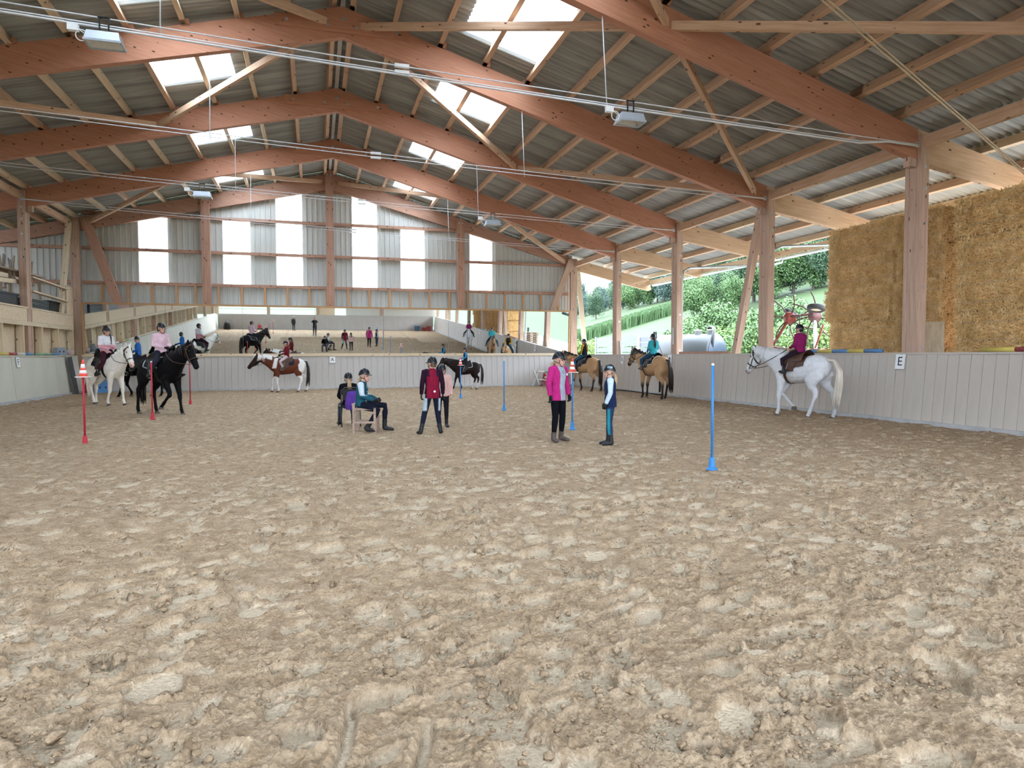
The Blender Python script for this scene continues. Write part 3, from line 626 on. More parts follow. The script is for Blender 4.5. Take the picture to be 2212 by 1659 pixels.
def saddle(label,WS,H,lea=M_LEA,pad=M_PAD,edge=None,group='saddles on the horses',foot=(.115,.243,.60)):
    root=empty('saddle',(0,0,0),0,label,'saddle',group); M0=WS@T(.04,0,.965); setw(root,M0)
    I=WS
    # cloth under the saddle
    def sheet(x0,x1,p1,off,nx=9,npn=17,xtra=None):
        V=[];Fc=[]
        for i in range(nx):
            for j in range(npn):
                ph=-p1+2*p1*j/(npn-1); x=x0+(x1-x0)*i/(nx-1); 
                o_=off+(xtra(i/(nx-1),ph) if xtra else 0); V.append(barrel(x,ph,o_))
        for i in range(nx-1):
            for j in range(npn-1): a=i*npn+j; Fc.append((a,a+npn,a+npn+1,a+1))
        return V,Fc
    V,Fc=sheet(-.19,.20,1.38,.010); mk('saddle_pad',mesh('saddle_pad',V,Fc,pad,True),None,root,I)
    if edge:
        e=[barrel(-.19,-1.38+2.76*j/16,.013) for j in range(17)]; m_=MB().tube(e,.008,6); m_.tube([barrel(-.19+.39*j/8,1.38,.013) for j in range(9)],.008,6); m_.tube([barrel(-.19+.39*j/8,-1.38,.013) for j in range(9)],.008,6)
        mk('pad_edge',m_.mesh('pad_edge',edge,True),None,root,I)
    # seat
    def sx(u,ph): return .012+.030*math.exp(-(ph/.55)**2)*(1+1.1*(2*u-1)**2)+ (.012 if abs(ph)<.9 else 0)
    V,Fc=sheet(-.15,.15,.95,.01,13,15,sx); n=len(V)
    mk('seat',mesh('seat',V,Fc,lea,True),None,root,I)
    for s in (-1,1):
        V=[];Fc=[]
        for i in range(7):
            for j in range(6):
                ph=s*(.65+1.0*j/5); x=-.06+.22*i/6+.03*j/5; V.append(barrel(x,ph,.022))
        for i in range(6):
            for j in range(5): a=i*6+j; Fc.append((a,a+6,a+7,a+1))
        mk('flap',mesh('flap',V,Fc,lea,True),None,root,I)
        y=s*foot[1]; m_=MB(); top=barrel(.09,s*.9,.03); st=Vector((foot[0],y,foot[2]))
        m_.tube([top,barrel(.10,s*1.5,.03),st+Vector((0,0,.12)),st+Vector((0,0,.075))],.006,6)
        m_.tube([st+Vector((.0,0,.075)),st+Vector((.035,0,.03)),st+Vector((.04,0,-.012)),st+Vector((-.04,0,-.012)),st+Vector((-.035,0,.03))],.006,6,closed=True)
        mk('stirrup',m_.mesh('stirrup',M_STEEL,True),None,root,I)
    V=[];Fc=[];nn=13
    for i in (0,1):
        for j in range(nn): ph=1.3+(2*math.pi-2.6)*j/(nn-1); V.append(barrel(.13+.06*i,ph,.008))
    for j in range(nn-1): Fc.append((j,j+1,nn+j+1,nn+j))
    mk('girth',mesh('girth',V,Fc,lea,True),None,root,I)
    return root
# ---- coats (colour by place on the horse)
def c_white(p,h):
    d=np.linalg.norm(p-(h['p0']+h['hd']*.39),axis=1); return mixc((.78,.73,.66),(.66,.40,.34),sstep(.10,.05,d)*.9)
def c_black(p,h):
    c=np.tile(np.array([.0038,.0035,.0042]),(len(p),1)); d=np.linalg.norm(p-(h['p0']+h['hd']*.13),axis=1); return c
def c_blackstar(p,h):
    c=c_black(p,h); d=np.linalg.norm((p-(h['p0']+h['hd']*.11+np.array([h['hd'][2]*-.09,0,.07]))),axis=1); return mixc(c,(.75,.73,.7),sstep(.04,.022,d))
def c_dark(p,h):
    c=np.tile(np.array([.016,.008,.007]),(len(p),1)); w=sstep(.25,.23,p[:,2])*(p[:,0]<-.1); c=mixc(c,(.5,.46,.43),w); return c
def c_buck(p,h):
    n=vnoise(p[:,0]*6+40,p[:,2]*6+7); c=mixc((.36,.205,.10),(.42,.26,.14),n); leg=sstep(.42,.30,p[:,2]); c=mixc(c,(.022,.016,.014),leg*.97)
    d=np.linalg.norm(p-(h['p0']+h['hd']*.38),axis=1); return mixc(c,(.05,.03,.025),sstep(.12,.05,d))
def c_buck2(p,h):
    c=c_buck(p,h); w=(sstep(.30,.27,p[:,2])*sstep(.06,.1,p[:,2]))*(p[:,0]>0)*(p[:,1]>0); return mixc(c,(.62,.58,.54),w)
def c_grey(p,h):
    n=vnoise(p[:,0]*26,p[:,2]*26+5)*.6+vnoise(p[:,0]*9,p[:,2]*9)*.4; c=mixc((.64,.64,.65),(.50,.52,.55),sstep(.3,.9,n)*sstep(.1,-.35,p[:,0])*.35)
    c=mixc(c,(.46,.46,.48),sstep(.36,.2,p[:,2])*.55); d=np.linalg.norm(p-(h['p0']+h['hd']*.40),axis=1); return mixc(c,(.30,.20,.19),sstep(.09,.04,d))
def c_pinto(p,h):
    x,y,z=p.T; nb=.05*(vnoise(x*9+3,z*9)-.5)
    c=np.tile(np.array([.13,.035,.018]),(len(p),1))
    white=np.zeros(len(p))
    white=np.maximum(white,sstep(-.30,-.33,x+nb*1.5-.16*(z-.85))*(z>.30))            # rump
    white=np.maximum(white,sstep(.47,.44,z+nb)*(x>-.1)); white=np.maximum(white,sstep(.50,.46,z+nb)*(x<-.1))
    # shoulder streak and neck saddle patch
    white=np.maximum(white,sstep(.06,.045,np.abs(x-.335+.25*(z-.8)+nb))*(z>.70)*(z<1.0))
    nk=(x>.40)*(x<.66); white=np.maximum(white,nk*sstep(-.01,.02,z-(.93+.42*(x-.42))+nb))
    c=mixc(c,(.74,.72,.70),white)
    hp=(p-h['p0'])@h['hd']; near_=np.linalg.norm(p-(h['p0']+h['hd']*.2),axis=1); c=mixc(c,(.028,.014,.011),sstep(.27,.22,near_))
    return mixc(c,(.05,.03,.025),sstep(.07,.05,z))
# ---------------------------------------------------------------- people (joints for a height of 1.60 m)
STAND=dict(pel=(0,0,.86),wai=(0,0,1.0),che=(.01,0,1.18),sho=(0,0,1.31),nec=(.0,0,1.36),head=(.02,0,1.475),
 shL=(0,.165,1.30),shR=(0,-.165,1.30),elL=(-.02,.215,1.05),elR=(-.02,-.215,1.05),wrL=(.04,.225,.83),wrR=(.04,-.225,.83),
 hiL=(0,.085,.83),hiR=(0,-.085,.83),knL=(.02,.095,.45),knR=(.02,-.095,.45),anL=(-.02,.10,.08),anR=(-.02,-.10,.08),toL=(.13,.12,.02),toR=(.13,-.12,.02))
SIT=dict(pel=(0,0,.53),wai=(-.01,0,.67),che=(.02,0,.85),sho=(.02,0,.98),nec=(.03,0,1.03),head=(.06,0,1.145),
 shL=(.02,.165,.97),shR=(.02,-.165,.97),elL=(.06,.23,.74),elR=(.06,-.23,.74),wrL=(.28,.16,.66),wrR=(.28,-.16,.66),
 hiL=(.02,.09,.52),hiR=(.02,-.09,.52),knL=(.42,.14,.50),knR=(.42,-.14,.50),anL=(.42,.15,.09),anR=(.30,-.15,.09),toL=(.57,.17,.02),toR=(.45,-.17,.02))
def ridepose(hw):
    "relative to the seat; hw = half width of the horse under the rider's leg in metres for scale 1"
    return dict(pel=(0,0,.08),wai=(-.01,0,.21),che=(.01,0,.39),sho=(.0,0,.52),nec=(.01,0,.57),head=(.035,0,.685),
 shL=(0,.16,.51),shR=(0,-.16,.51),elL=(.02,.215,.26),elR=(.02,-.215,.26),wrL=(.27,.085,.17),wrR=(.27,-.085,.17),
 hiL=(.02,.10,.06),hiR=(.02,-.10,.06),knL=(.30,hw*.92,-.16),knR=(.30,-hw*.92,-.16),anL=(.13,hw+.06,-.50),anR=(.13,-hw-.06,-.50),toL=(.27,hw+.075,-.50),toR=(.27,-hw-.075,-.50))
def cloth(c): return lambda V: np.tile(np.array(c),(len(V),1))
def hand(mb,w,d,side_,s,r,curl=.5):
    """palm, four bent fingers and a thumb; d = direction out of the wrist, side_ = towards the thumb"""
    w=Vector(w); d=Vector(d).normalized(); t=Vector(side_); t=(t-d*t.dot(d)).normalized(); n=d.cross(t)
    if n.length<.1: n=Vector((0,0,1))
    L=.078*s; loft(mb,[(w-d*.015*s,.017*s+r,.022*s+r),(w+d*.02*s,.015*s+r,.030*s+r),(w+d*L*.8,.014*s+r,.038*s+r),(w+d*L,.010*s+r,.036*s+r)],t,10)
    for i,(o_,l) in enumerate(((.029,.062),(.010,.070),(-.010,.066),(-.029,.052))):
        p=w+d*L*.95+t*(o_*s); d2=(d*math.cos(curl)+n*math.sin(curl)); d3=(d*math.cos(2.2*curl)+n*math.sin(2.2*curl)); l*=s
        mb.tube([p-d*.012*s,p+d*.006*s,p+d2*l*.5,p+d2*l*.5+d3*l*.5],[.0095*s+r,.0095*s+r,.009*s+r,.0065*s+r],7)
    p=w+d*L*.30+t*.030*s; e=(d*.7+t*.6+n*.35).normalized(); mb.tube([p-t*.012*s,p+e*.028*s,p+e*.03*s+(d+n*.4)*.025*s],[.012*s+r,.0105*s+r,.008*s+r],7)
def head_frame(J,s,yaw,pit):
    c=Vector(J['head'])*s; return T(*c)@Matrix.Rotation(R(yaw),4,'Z')@Matrix.Rotation(R(pit),4,'Y')
SKINC=(.62,.36,.27)
def person(label,loc,rz,h,pose=None,over=None,jacket=(.3,.3,.3),sleeves=None,jhem=.79,trousers=(.02,.02,.03),boots=M_BOOT,gloves=True,hair=M_HAIRB,tailhair='pony',
           yaw=0,pit=0,vox=.014,helmet=True,jacketf=None,trouf=None,sleevef=None,shirt=None,group=None,boot_h=.16,vest=False,Mw=None,hname='helmet',loose=1.0,cap=None,skirtlen=0):
    J=dict(pose or STAND); J.update(over or {}); s=h/1.6
    root=empty('person',loc,rz,label,'person',group)
    if Mw is not None: setw(root,Mw)
    W0=WM[root]; v=lambda k: Vector(J[k])*s
    lat=(v('shL')-v('shR')).normalized(); hlat=(v('hiL')-v('hiR')).normalized()
    HF=head_frame(J,s,yaw,pit)
    def torso_(mb,r=0,hem=False,wf=1.0):
        S=[(v('pel')-(v('wai')-v('pel')).normalized()*(.86-jhem)*s,.112*s+r,.162*s+r) if hem else (v('pel')-(v('wai')-v('pel'))*.55,.085*s+r,.135*s+r),(v('pel'),.108*s+r,.155*s+r),(v('wai'),.092*s+r,.128*s*wf+r),(v('che'),.105*s+r,.148*s+r),(v('che').lerp(v('sho'),.65),.095*s+r,.158*s+r),(v('sho'),.068*s+r,.125*s+r),(v('nec'),.050*s+r*.6,.062*s+r*.6)]
        loft(mb,S,lat,16)
    def arms_(mb,r=0,end=1.0):
        for q in 'LR':
            a,e,w=v('sh'+q),v('el'+q),v('wr'+q); c=(v('sho')+a)/2; w=e.lerp(w,end)
            loft(mb,[(c,.060*s+r,.060*s+r),(a,.056*s+r,.056*s+r),(a.lerp(e,.5),.044*s+r,.044*s+r),(e,.038*s+r,.038*s+r),(e.lerp(w,.35),.037*s+r,.037*s+r),(w,.026*s+r*1.1,.026*s+r*1.1)],lat.cross((e-a).normalized()),10)
    def legs_(mb,r=0,end=1.0,top=True):
        for q in 'LR':
            hh,k,a=v('hi'+q),v('kn'+q),v('an'+q); a2=k.lerp(a,end); up_=(v('wai')-v('pel')).normalized()
            S=[(hh+up_*.05*s,.080*s+r,.075*s+r)] if (hh-k).normalized().dot(up_)>.6 else [(v('pel').lerp(hh,.8),.085*s+r,.08*s+r)]
            S+=[(hh,.088*s+r,.083*s+r),(hh.lerp(k,.45),.072*s+r,.070*s+r),(k,.054*s+r,.053*s+r),(k.lerp(a,.30),.055*s+r,.052*s+r),(k.lerp(a2,.75),.040*s+r,.039*s+r),(a2,.034*s+r,.034*s+r)]
            loft(mb,S,hlat,12)
    def foot_(mb,q,r=0,bh=.0):
        a,t_,k=v('an'+q),v('to'+q),v('kn'+q); d=(t_-a); heel=a-Vector((d.x,d.y,0)).normalized()*.035*s; heel.z=t_.z+.022*s if abs(t_.z-a.z)<.2 else heel.z
        up_=(k-a).normalized(); lt=Vector((-d.y,d.x,0)).normalized()
        if bh: loft(mb,[(a+up_*bh,.045*s+r,.043*s+r),(a+up_*bh*.5,.044*s+r,.042*s+r),(a,.044*s+r,.041*s+r),(a-up_*.04*s,.045*s+r,.036*s+r)],lt,12)
        t2=a+d*1.0
        loft(mb,[(heel-d.normalized()*.0+Vector((0,0,.012*s)),.034*s+r,.030*s+r),(a-up_*.03*s,.040*s+r,.038*s+r),(a.lerp(t2,.5)-Vector((0,0,.006*s)),.034*s+r,.042*s+r),(t2+Vector((0,0,.014*s)),.026*s+r,.043*s+r),(t2+d.normalized()*.035*s+Vector((0,0,.010*s)),.016*s+r,.028*s+r)],lt,12)
    # ---- body: one skin
    mb=MB(); torso_(mb,-.012*s); arms_(mb,-.006*s); legs_(mb,-.008*s)
    for q in 'LR': foot_(mb,q,-.006*s)
    hc=[]
    for z,fd,fw_,f0 in ((-.122,.022,.024,.052),(-.105,.045,.040,.040),(-.075,.066,.052,.026),(-.035,.082,.062,.012),(.01,.090,.069,.002),(.05,.092,.072,-.004),(.085,.076,.062,-.006),(.112,.035,.03,-.006)):
        hc.append((HF@(Vector((f0,0,z))*s),fd*s,fw_*s))
    loft(mb,hc,HF.to_3x3()@Vector((0,1,0)),16)
    loft(mb,[(v('sho')-(v('nec')-v('sho')),.05*s,.055*s),(v('nec'),.046*s,.048*s),(HF@(Vector((-.015,0,-.07))*s),.045*s,.047*s)],lat,12)
    def hm(x,y,z): return tuple(HF@(Vector((x,y,z))*s))
    mb.ell(hm(.085,0,-.078),.016*s,.026*s,.016*s,8,6); mb.ell(hm(.080,0,-.108),.018*s,.022*s,.014*s,8,6)
    V,Fq=fuse(mb,vox,3)
    ex=MB(); H3=HF.to_3x3()
    def he(c,rx,ry,rz): ex.ell((0,0,0),rx,ry,rz,10,8,HF@Matrix.Scale(s,4)@T(*c))
    he((.094,0,-.040),.020,.013,.024); he((.100,0,-.052),.014,.015,.011); he((.091,0,-.082),.010,.024,.0065); he((.089,0,-.089),.010,.021,.0065)
    for q in (-1,1): he((-.005,q*.070,-.025),.017,.009,.030)
    dirs={q:(v('wr'+q)-v('el'+q)).normalized() for q in 'LR'}
    fwd=Vector((1,0,0))
    for q in 'LR': 
        if not gloves: hand(ex,v('wr'+q),dirs[q]*1.0+Vector((0,0,-.15)),fwd+Vector((0,0,.4)),s,0,.5)
    HI=HF.inverted()
    def sk(V_):
        A=np.array(HI); L=(V_@A[:3,:3].T+A[:3,3])/s; x,y,z=L.T
        c=np.tile(np.array(SKINC),(len(V_),1)); f=x>.045
        c=mixc(c,(.66,.30,.26),f*np.exp(-((np.abs(y)-.042)**2+(z+.045)**2)/.0006)*.5)
        c=mixc(c,(.42,.11,.11),f*np.exp(-((y/.026)**2+((z+.085)/.009)**2)**2)*.95)
        c=mixc(c,(.05,.03,.025),f*np.exp(-(((np.abs(y)-.033)/.016)**2+((z+.014)/.009)**2))*.9)
        c=mixc(c,(.14,.08,.05),f*np.exp(-(((np.abs(y)-.034)/.02)**2+((z-.010)/.006)**2))*.8)
        return c
    mk('body',skin('person_body',V,Fq,M_SKIN,sk,ex),None,root,W0)
    for q in (-1,1):
        mk('eye',MB().ell((.0805,q*.031,-.014),.007,.013,.0075,10,7).mesh('eye',M_EYE,True),None,root,W0@HF@Matrix.Scale(s,4))
    # ---- clothes
    if shirt is not None:
        mb=MB(); torso_(mb,.004*s); V,Fq=fuse(mb,vox,2); mk('shirt',skin('shirt',V,Fq,M_CLOTH,cloth(shirt)),None,root,W0)
    mb=MB(); torso_(mb,.014*s*loose,hem=True)
    up_=(v('wai')-v('pel')).normalized(); hem=v('pel')-up_*(.86-jhem)*s
    if sleeves is None: arms_(mb,.012*s*loose,.98)
    V,Fq=fuse(mb,vox,3); jf=jacketf if jacketf else cloth(jacket)
    V=np.array(V)
    o_=mk('vest' if vest else 'jacket',skin('jacket',V,Fq,M_CLOTH,(lambda P_: jf(P_/s)) if jacketf else jf),None,root,W0)
    if sleeves is not None:
        mb=MB(); arms_(mb,.011*s*loose,.98); V,Fq=fuse(mb,vox,3); mk('sleeves',skin('sleeves',V,Fq,M_CLOTH,(lambda P_: sleevef(P_/s)) if sleevef else cloth(sleeves)),None,root,W0)
    # collar
    col=MB(); c0=v('nec')-(v('nec')-v('sho')).normalized()*.012*s; nd=(HF.translation-v('nec')).normalized()
    loft(col,[(c0-nd*.02*s,.070*s,.078*s),(c0+nd*.022*s,.060*s,.062*s)],lat,14)
    jc=jacket if not sleeves else sleeves
    mk('collar',skin('collar',np.array(col.V),col.F,M_CLOTH,cloth(jacket)),None,root,W0)
    mb=MB(); legs_(mb,.006*s,.97)
    S=[(v('pel')-up_*.10*s,.075*s,.13*s),(v('pel'),.112*s,.160*s),(v('pel')+up_*.09*s,.104*s,.146*s)]; loft(mb,S,hlat,14)
    V,Fq=fuse(mb,vox,3); mk('breeches',skin('breeches',V,Fq,M_CLOTH,(lambda P_: trouf(P_/s)) if trouf else cloth(trousers)),None,root,W0)
    for q in 'LR':
        mb=MB(); foot_(mb,q,.006*s,boot_h*s); V,Fq=fuse(mb,min(vox,.013),2); mk('boot',skin('boot',V,Fq,boots),None,root,W0)
    if gloves:
        for q in 'LR':
            mb=MB(); hand(mb,v('wr'+q),dirs[q]*1.0+Vector((0,0,-.15)),fwd+Vector((0,0,.4)),s,.003*s,.55); mk('glove',mb.mesh('glove',M_BLACK,True),None,root,W0)
    # ---- helmet, hair
    HM=W0@HF@Matrix.Scale(s,4)
    if helmet:
        mb=MB(); V=[];Fc=[];n=24;rows=9
        for i in range(rows):
            f=i/(rows-1); a=f*math.pi/2
            for k in range(n):
                b=2*math.pi*k/n; rim=-.018-.028*max(0,-math.cos(b))
                x=math.cos(a)*math.cos(b)*.122-.006; y=math.cos(a)*math.sin(b)*.099; z=rim*(1-f)+.044*(1-f)+math.sin(a)*.148
                V.append((x,y,z+.004))
        for i in range(rows-1):
            for k in range(n): Fc.append((i*n+k,i*n+(k+1)%n,(i+1)*n+(k+1)%n,(i+1)*n+k))
        mb.add(V,Fc); hl=mk(hname,mb.mesh('helmet',M_HELM,True),None,root,HM)
        V=[];Fc=[];m=11
        for j,(rr,dz) in enumerate(((.0,.0),(.055,-.016))):
            for k in range(m):
                b=-1.05+2.1*k/(m-1); w=math.cos(b/1.05*math.pi/2)**.6 if abs(b)<1.04 else 0
                V.append(((.120+rr*w)*math.cos(b)-.006,(.098+rr*w*.8)*math.sin(b),.030+dz*w)); V.append(((.120+rr*w)*math.cos(b)-.006,(.098+rr*w*.8)*math.sin(b),.022+dz*w))
        for k in range(m-1):
            a=2*k; b=2*(m+k); Fc+=[(a,b,b+2,a+2),(a+1,a+3,b+3,b+1),(b,b+1,b+3,b+2)]
        mk('peak',mesh('peak',V,Fc,M_HELM,True),None,hl,HM)
        st=MB()
        for q in (-1,1):
            st.tube([(.045,q*.082,.0),(.035,q*.078,-.05),(.055,q*.048,-.112),(.062,0,-.128)],.0055,6); st.tube([(-.07,q*.075,-.02),(.0,q*.080,-.05),(.035,q*.076,-.065)],.0055,6)
        mk('chin_strap',st.mesh('chin_strap',M_BLACK,True),None,hl,HM)
    elif cap is not None:
        pass
    if hair is not None:
        mb=MB(); 
        if helmet: loft(mb,[((-.052,0,.0),.040,.072),((-.055,0,-.04),.040,.070),((-.055,0,-.075),.03,.055)],(0,1,0),12)
        else: loft(mb,[((-.02,0,-.05),.075,.066),((-.02,0,.0),.086,.074),((-.015,0,.05),.10,.079),((-.01,0,.09),.092,.070),((-.01,0,.122),.04,.035)],(0,1,0),14)
        ho=mk('hair',mb.mesh('hair',hair,True),None,root,HM)
        if tailhair:
            mb=MB(); n={'pony':9,'long':12,'braid':4}[tailhair]; L={'pony':.22,'long':.34,'braid':.34}[tailhair]; rr=random.Random(int(h*1000))
            for i in range(n):
                a,b=rr.uniform(-1,1),rr.uniform(-1,1)
                w=.018 if tailhair!='braid' else .006
                if tailhair=='braid': pts=[(-.03,.05,-.06),(.02+b*w,.085+a*w,-.10),(.055+b*w,.085+a*w,-.17),(.06+b*w,.08+a*w,-.26),(.062,.08,-.36)]; r_=[.014,.017,.016,.015,.012]
                else: pts=[(-.075,0,-.045),(-.11+b*w,a*w,-.055),(-.135+b*w,a*w*1.6,-.05-L*.4),(-.13+b*w*2,a*w*2.2,-.05-L*.75),(-.12+b*w*3,a*w*2,-.05-L-rr.uniform(0,.05))]; r_=[.012,.018,.020,.016,.003]
                mb.tube(pts,r_,6)
            mk('ponytail' if tailhair!='braid' else 'braid',mb.mesh('ponytail',hair,True),None,ho,HM)
    return root,W0,HM
# ================================================================ riders and horses
G=-.012
def team(hl,loc,rzd,H,coat,rl,rh,saddle_l,hk={},pk={},sk={},seat=.0):
    root,WS=horse(hl,(loc[0],loc[1],G),R(rzd),H,coat,**hk)
    s=rh/1.6; hw=(.198*H+.055)/s; zs_=(.735+.212+.045)*H+seat
    saddle(saddle_l,WS,H,foot=((.015*H+.21*s)/H,(hw+.07)*s/H,(zs_-.535*s)/H),**sk)
    zseat=(.735+.212+.045)*H
    Mw=T(loc[0],loc[1],G)@Matrix.Rotation(R(rzd),4,'Z')@T(.015*H,0,zseat+seat)
    s=rh/1.6; hw=(.198*H+.055)/s
    pk.setdefault('jhem',.835)
    return person(rl,(0,0,0),0,rh,ridepose(hw),pk.pop('over',None),Mw=Mw,vox=pk.pop('vox',.02),**pk)
# white horse, rider in white and pink
def jf_wp(P): 
    z=P[:,2]; return mixc((.62,.30,.34),(.72,.71,.74),sstep(.30,.32,z))
team('cream white horse walking beside the red cone pole',(-6.05,23.0),-42,1.5,c_white,'rider in white and pink pullover with dark braid on the cream white horse',1.72,
 'black saddle on the cream white horse',hk=dict(poll=(.74,1.14),hang=62,mane=mat('white_hair',(.7,.66,.58),(.8,.77,.7),20,(1,1,.2),.6),tail=bpy.data.materials['white_hair'],legs=((.06,0),(-.14,0),(-.16,0),(.10,.02)),yaw=-10),
 pk=dict(jacket=(.7,.7,.72),jacketf=jf_wp,trousers=(.045,.012,.022),hair=M_HAIRD,tailhair='braid',yaw=-8,vox=.018,gloves=True))
team('black horse with a white star and reddish brown bridle walking forward',(-3.72,18.75),-48,1.5,c_blackstar,'rider in pale pink jacket with dark gloves on the black horse',1.58,
 'black saddle with pale piping on the black horse',hk=dict(poll=(.80,1.14),hang=60,legs=((.10,0),(-.02,.12),(.02,0),(-.16,0)),tack=M_LEABR),
 pk=dict(jacket=(.66,.46,.52),trousers=(.02,.02,.03),hair=M_HAIRD,tailhair=None,yaw=8,vox=.018,over=dict(wrL=(.30,.10,.22),wrR=(.26,-.05,.20))),sk=dict(edge=M_CONC))
team('dark horse half hidden behind the cream white horse',(-6.1,27.2),186,1.48,c_black,'boy in bright blue jacket on the half hidden dark horse',1.42,
 'black saddle on the half hidden dark horse',hk=dict(poll=(.82,1.08),hang=58,legs=((.12,0),(-.10,.03),(-.12,0),(.10,0))),
 pk=dict(jacket=(.025,.13,.42),trousers=(.02,.025,.05),hair=M_HAIRD,tailhair=None,yaw=100,over=dict(head=(.035,0,.685))))
team('brown and white pinto pony walking past the board marked A',(-1.08,28.75),181,1.40,c_pinto,'child in dark red jacket and pale breeches on the pinto pony',1.36,
 'brown saddle with black cloth on the pinto pony',hk=dict(poll=(.80,1.02),hang=50,legs=((-.06,0),(.14,.03),(.06,0),(-.16,0)),mane=mat('mixed_mane',(.02,.015,.012),(.7,.68,.65),5,(1,1,1),.6,lo=.45,hi=.5)),
 pk=dict(jacket=(.17,.012,.022),trousers=(.55,.45,.46),hair=M_HAIRBR,tailhair='long',yaw=0,boot_h=.10,boots=M_BOOTBR),sk=dict(lea=M_LEABR))
team('small dark brown pony with white hind socks behind the standing children',(6.3,28.85),180,1.22,c_dark,'small child in black vest with bright blue sleeves on the dark brown pony',1.17,
 'black saddle cloth with white edge on the dark brown pony',hk=dict(poll=(.80,1.04),hang=50,legs=((-.12,0),(.12,0),(-.02,.02),(.10,0)),tailsw=(.03,0)),
 pk=dict(jacket=(.012,.014,.03),sleeves=(.03,.25,.50),trousers=(.012,.013,.02),hair=M_HAIRD,tailhair=None,vox=.019,vest=True),sk=dict(edge=M_WHITE))
team('buckskin horse turning into the corner by the gate post',(10.6,25.75),119,1.42,c_buck2,'rider in mustard yellow and black top on the buckskin horse in the corner',1.42,
 'black saddle on the buckskin horse in the corner',hk=dict(poll=(.78,1.10),hang=58,legs=((.08,0),(-.10,0),(.02,0),(-.14,0))),
 pk=dict(jacket=(.012,.012,.016),sleeves=(.42,.23,.02),trousers=(.02,.07,.12),hair=M_HAIRBR,tailhair='long',vest=True,yaw=10))
team('buckskin horse seen from behind walking along the kick wall',(10.95,20.55),98,1.47,c_buck,'rider in turquoise top with long dark ponytail on the buckskin horse',1.42,
 'black saddle with pale edge on the buckskin horse seen from behind',hk=dict(poll=(.78,1.10),hang=56,legs=((-.02,0),(.10,.02),(-.10,0),(.06,0)),tailsw=(.03,-.05)),
 pk=dict(jacket=(.035,.33,.36),trousers=(.02,.06,.11),hair=M_HAIRD,tailhair='long',yaw=0,boots=M_BOOTBR),sk=dict(edge=M_PALE))
team('dappled grey horse walking along the kick wall',(11.02,13.45),103,1.5,c_grey,'child in magenta pullover on the dappled grey horse',1.36,
 'dark brown saddle on the dappled grey horse',hk=dict(poll=(.86,1.03),hang=60,legs=((.03,0),(.02,.12),(.12,0),(-.16,0)),mane=mat('grey_hair',(.5,.5,.5),(.62,.6,.57),20,(1,1,.2),.6),tail=mat('cream_tail',(.5,.44,.36),(.66,.6,.52),20,(1,1,.2),.6),tailsw=(.12,.03),vox=.018),
 pk=dict(jacket=(.24,.015,.10),trousers=(.02,.012,.018),hair=M_HAIRD,tailhair=None,yaw=8,vox=.015,gloves=False),sk=dict(lea=M_LEABR,pad=M_LEABR))
# ---- standing and sitting children
def pinkf(P):
    x,y,z=P.T; c=mixc((.45,.022,.17),(.45,.022,.17),np.zeros(len(P))); op=.062+.015*np.clip((z-.8)/.5,0,1)
    return mixc(c,(.36,.41,.47),sstep(.012,-.004,np.abs(y-.01)-op)*sstep(.0,.03,x))
r,W0,HM=person('girl in open bright pink jacket and grey shirt, black helmet',(3.94,10.76,0),R(-62),1.50,None,dict(wrL=(.05,.24,.83),wrR=(.03,-.24,.83),elL=(-.01,.235,1.06),elR=(-.01,-.235,1.06),knL=(.03,.085,.45),toL=(.14,.10,.02),toR=(.11,-.17,.02)),jacket=(.45,.022,.17),jacketf=pinkf,trousers=(.005,.005,.008),hair=M_HAIRB,tailhair='long',yaw=22,vox=.0125,boots=M_BOOTBR,boot_h=.10,loose=1.35,jhem=.74)
mk('necklace',MB().tube([(.065,.045,1.33),(.115,.02,1.27),(.125,0,1.235),(.115,-.02,1.27),(.065,-.045,1.33)],.003,5).mesh('necklace',M_BLACK,True),None,r,W0@Matrix.Scale(1.5/1.6,4))
mk('chest_mark',MB().box(.128,.134,.085,.105,1.19,1.235).box(.126,.132,.075,.12,1.20,1.212).mesh('chest_mark',M_WHITE),None,r,W0@Matrix.Scale(1.5/1.6,4))
def vestleg(P):
    x,y,z=P.T; c=np.tile(np.array((.022,.035,.09)),(len(P),1)); t=sstep(.034,.020,np.abs(x-.035))*sstep(.09,.11,y)*sstep(.10,.13,z)*sstep(.75,.72,z); return mixc(c,(.02,.26,.30),t)
r,W0,HM=person('girl in navy quilted vest with pale blue sleeves and teal striped breeches',(4.57,10.03,0),R(156),1.29,None,dict(elL=(.0,.20,1.06),wrL=(.09,.19,.84),elR=(.0,-.20,1.06),wrR=(.09,-.19,.84),anR=(.04,-.07,.08),toR=(.19,-.08,.02)),jacket=(.012,.022,.07),sleeves=(.50,.60,.66),trouf=vestleg,trousers=(.022,.035,.09),hair=M_HAIRB,tailhair='pony',vox=.0125,vest=True,yaw=4,loose=1.25,jhem=.77)
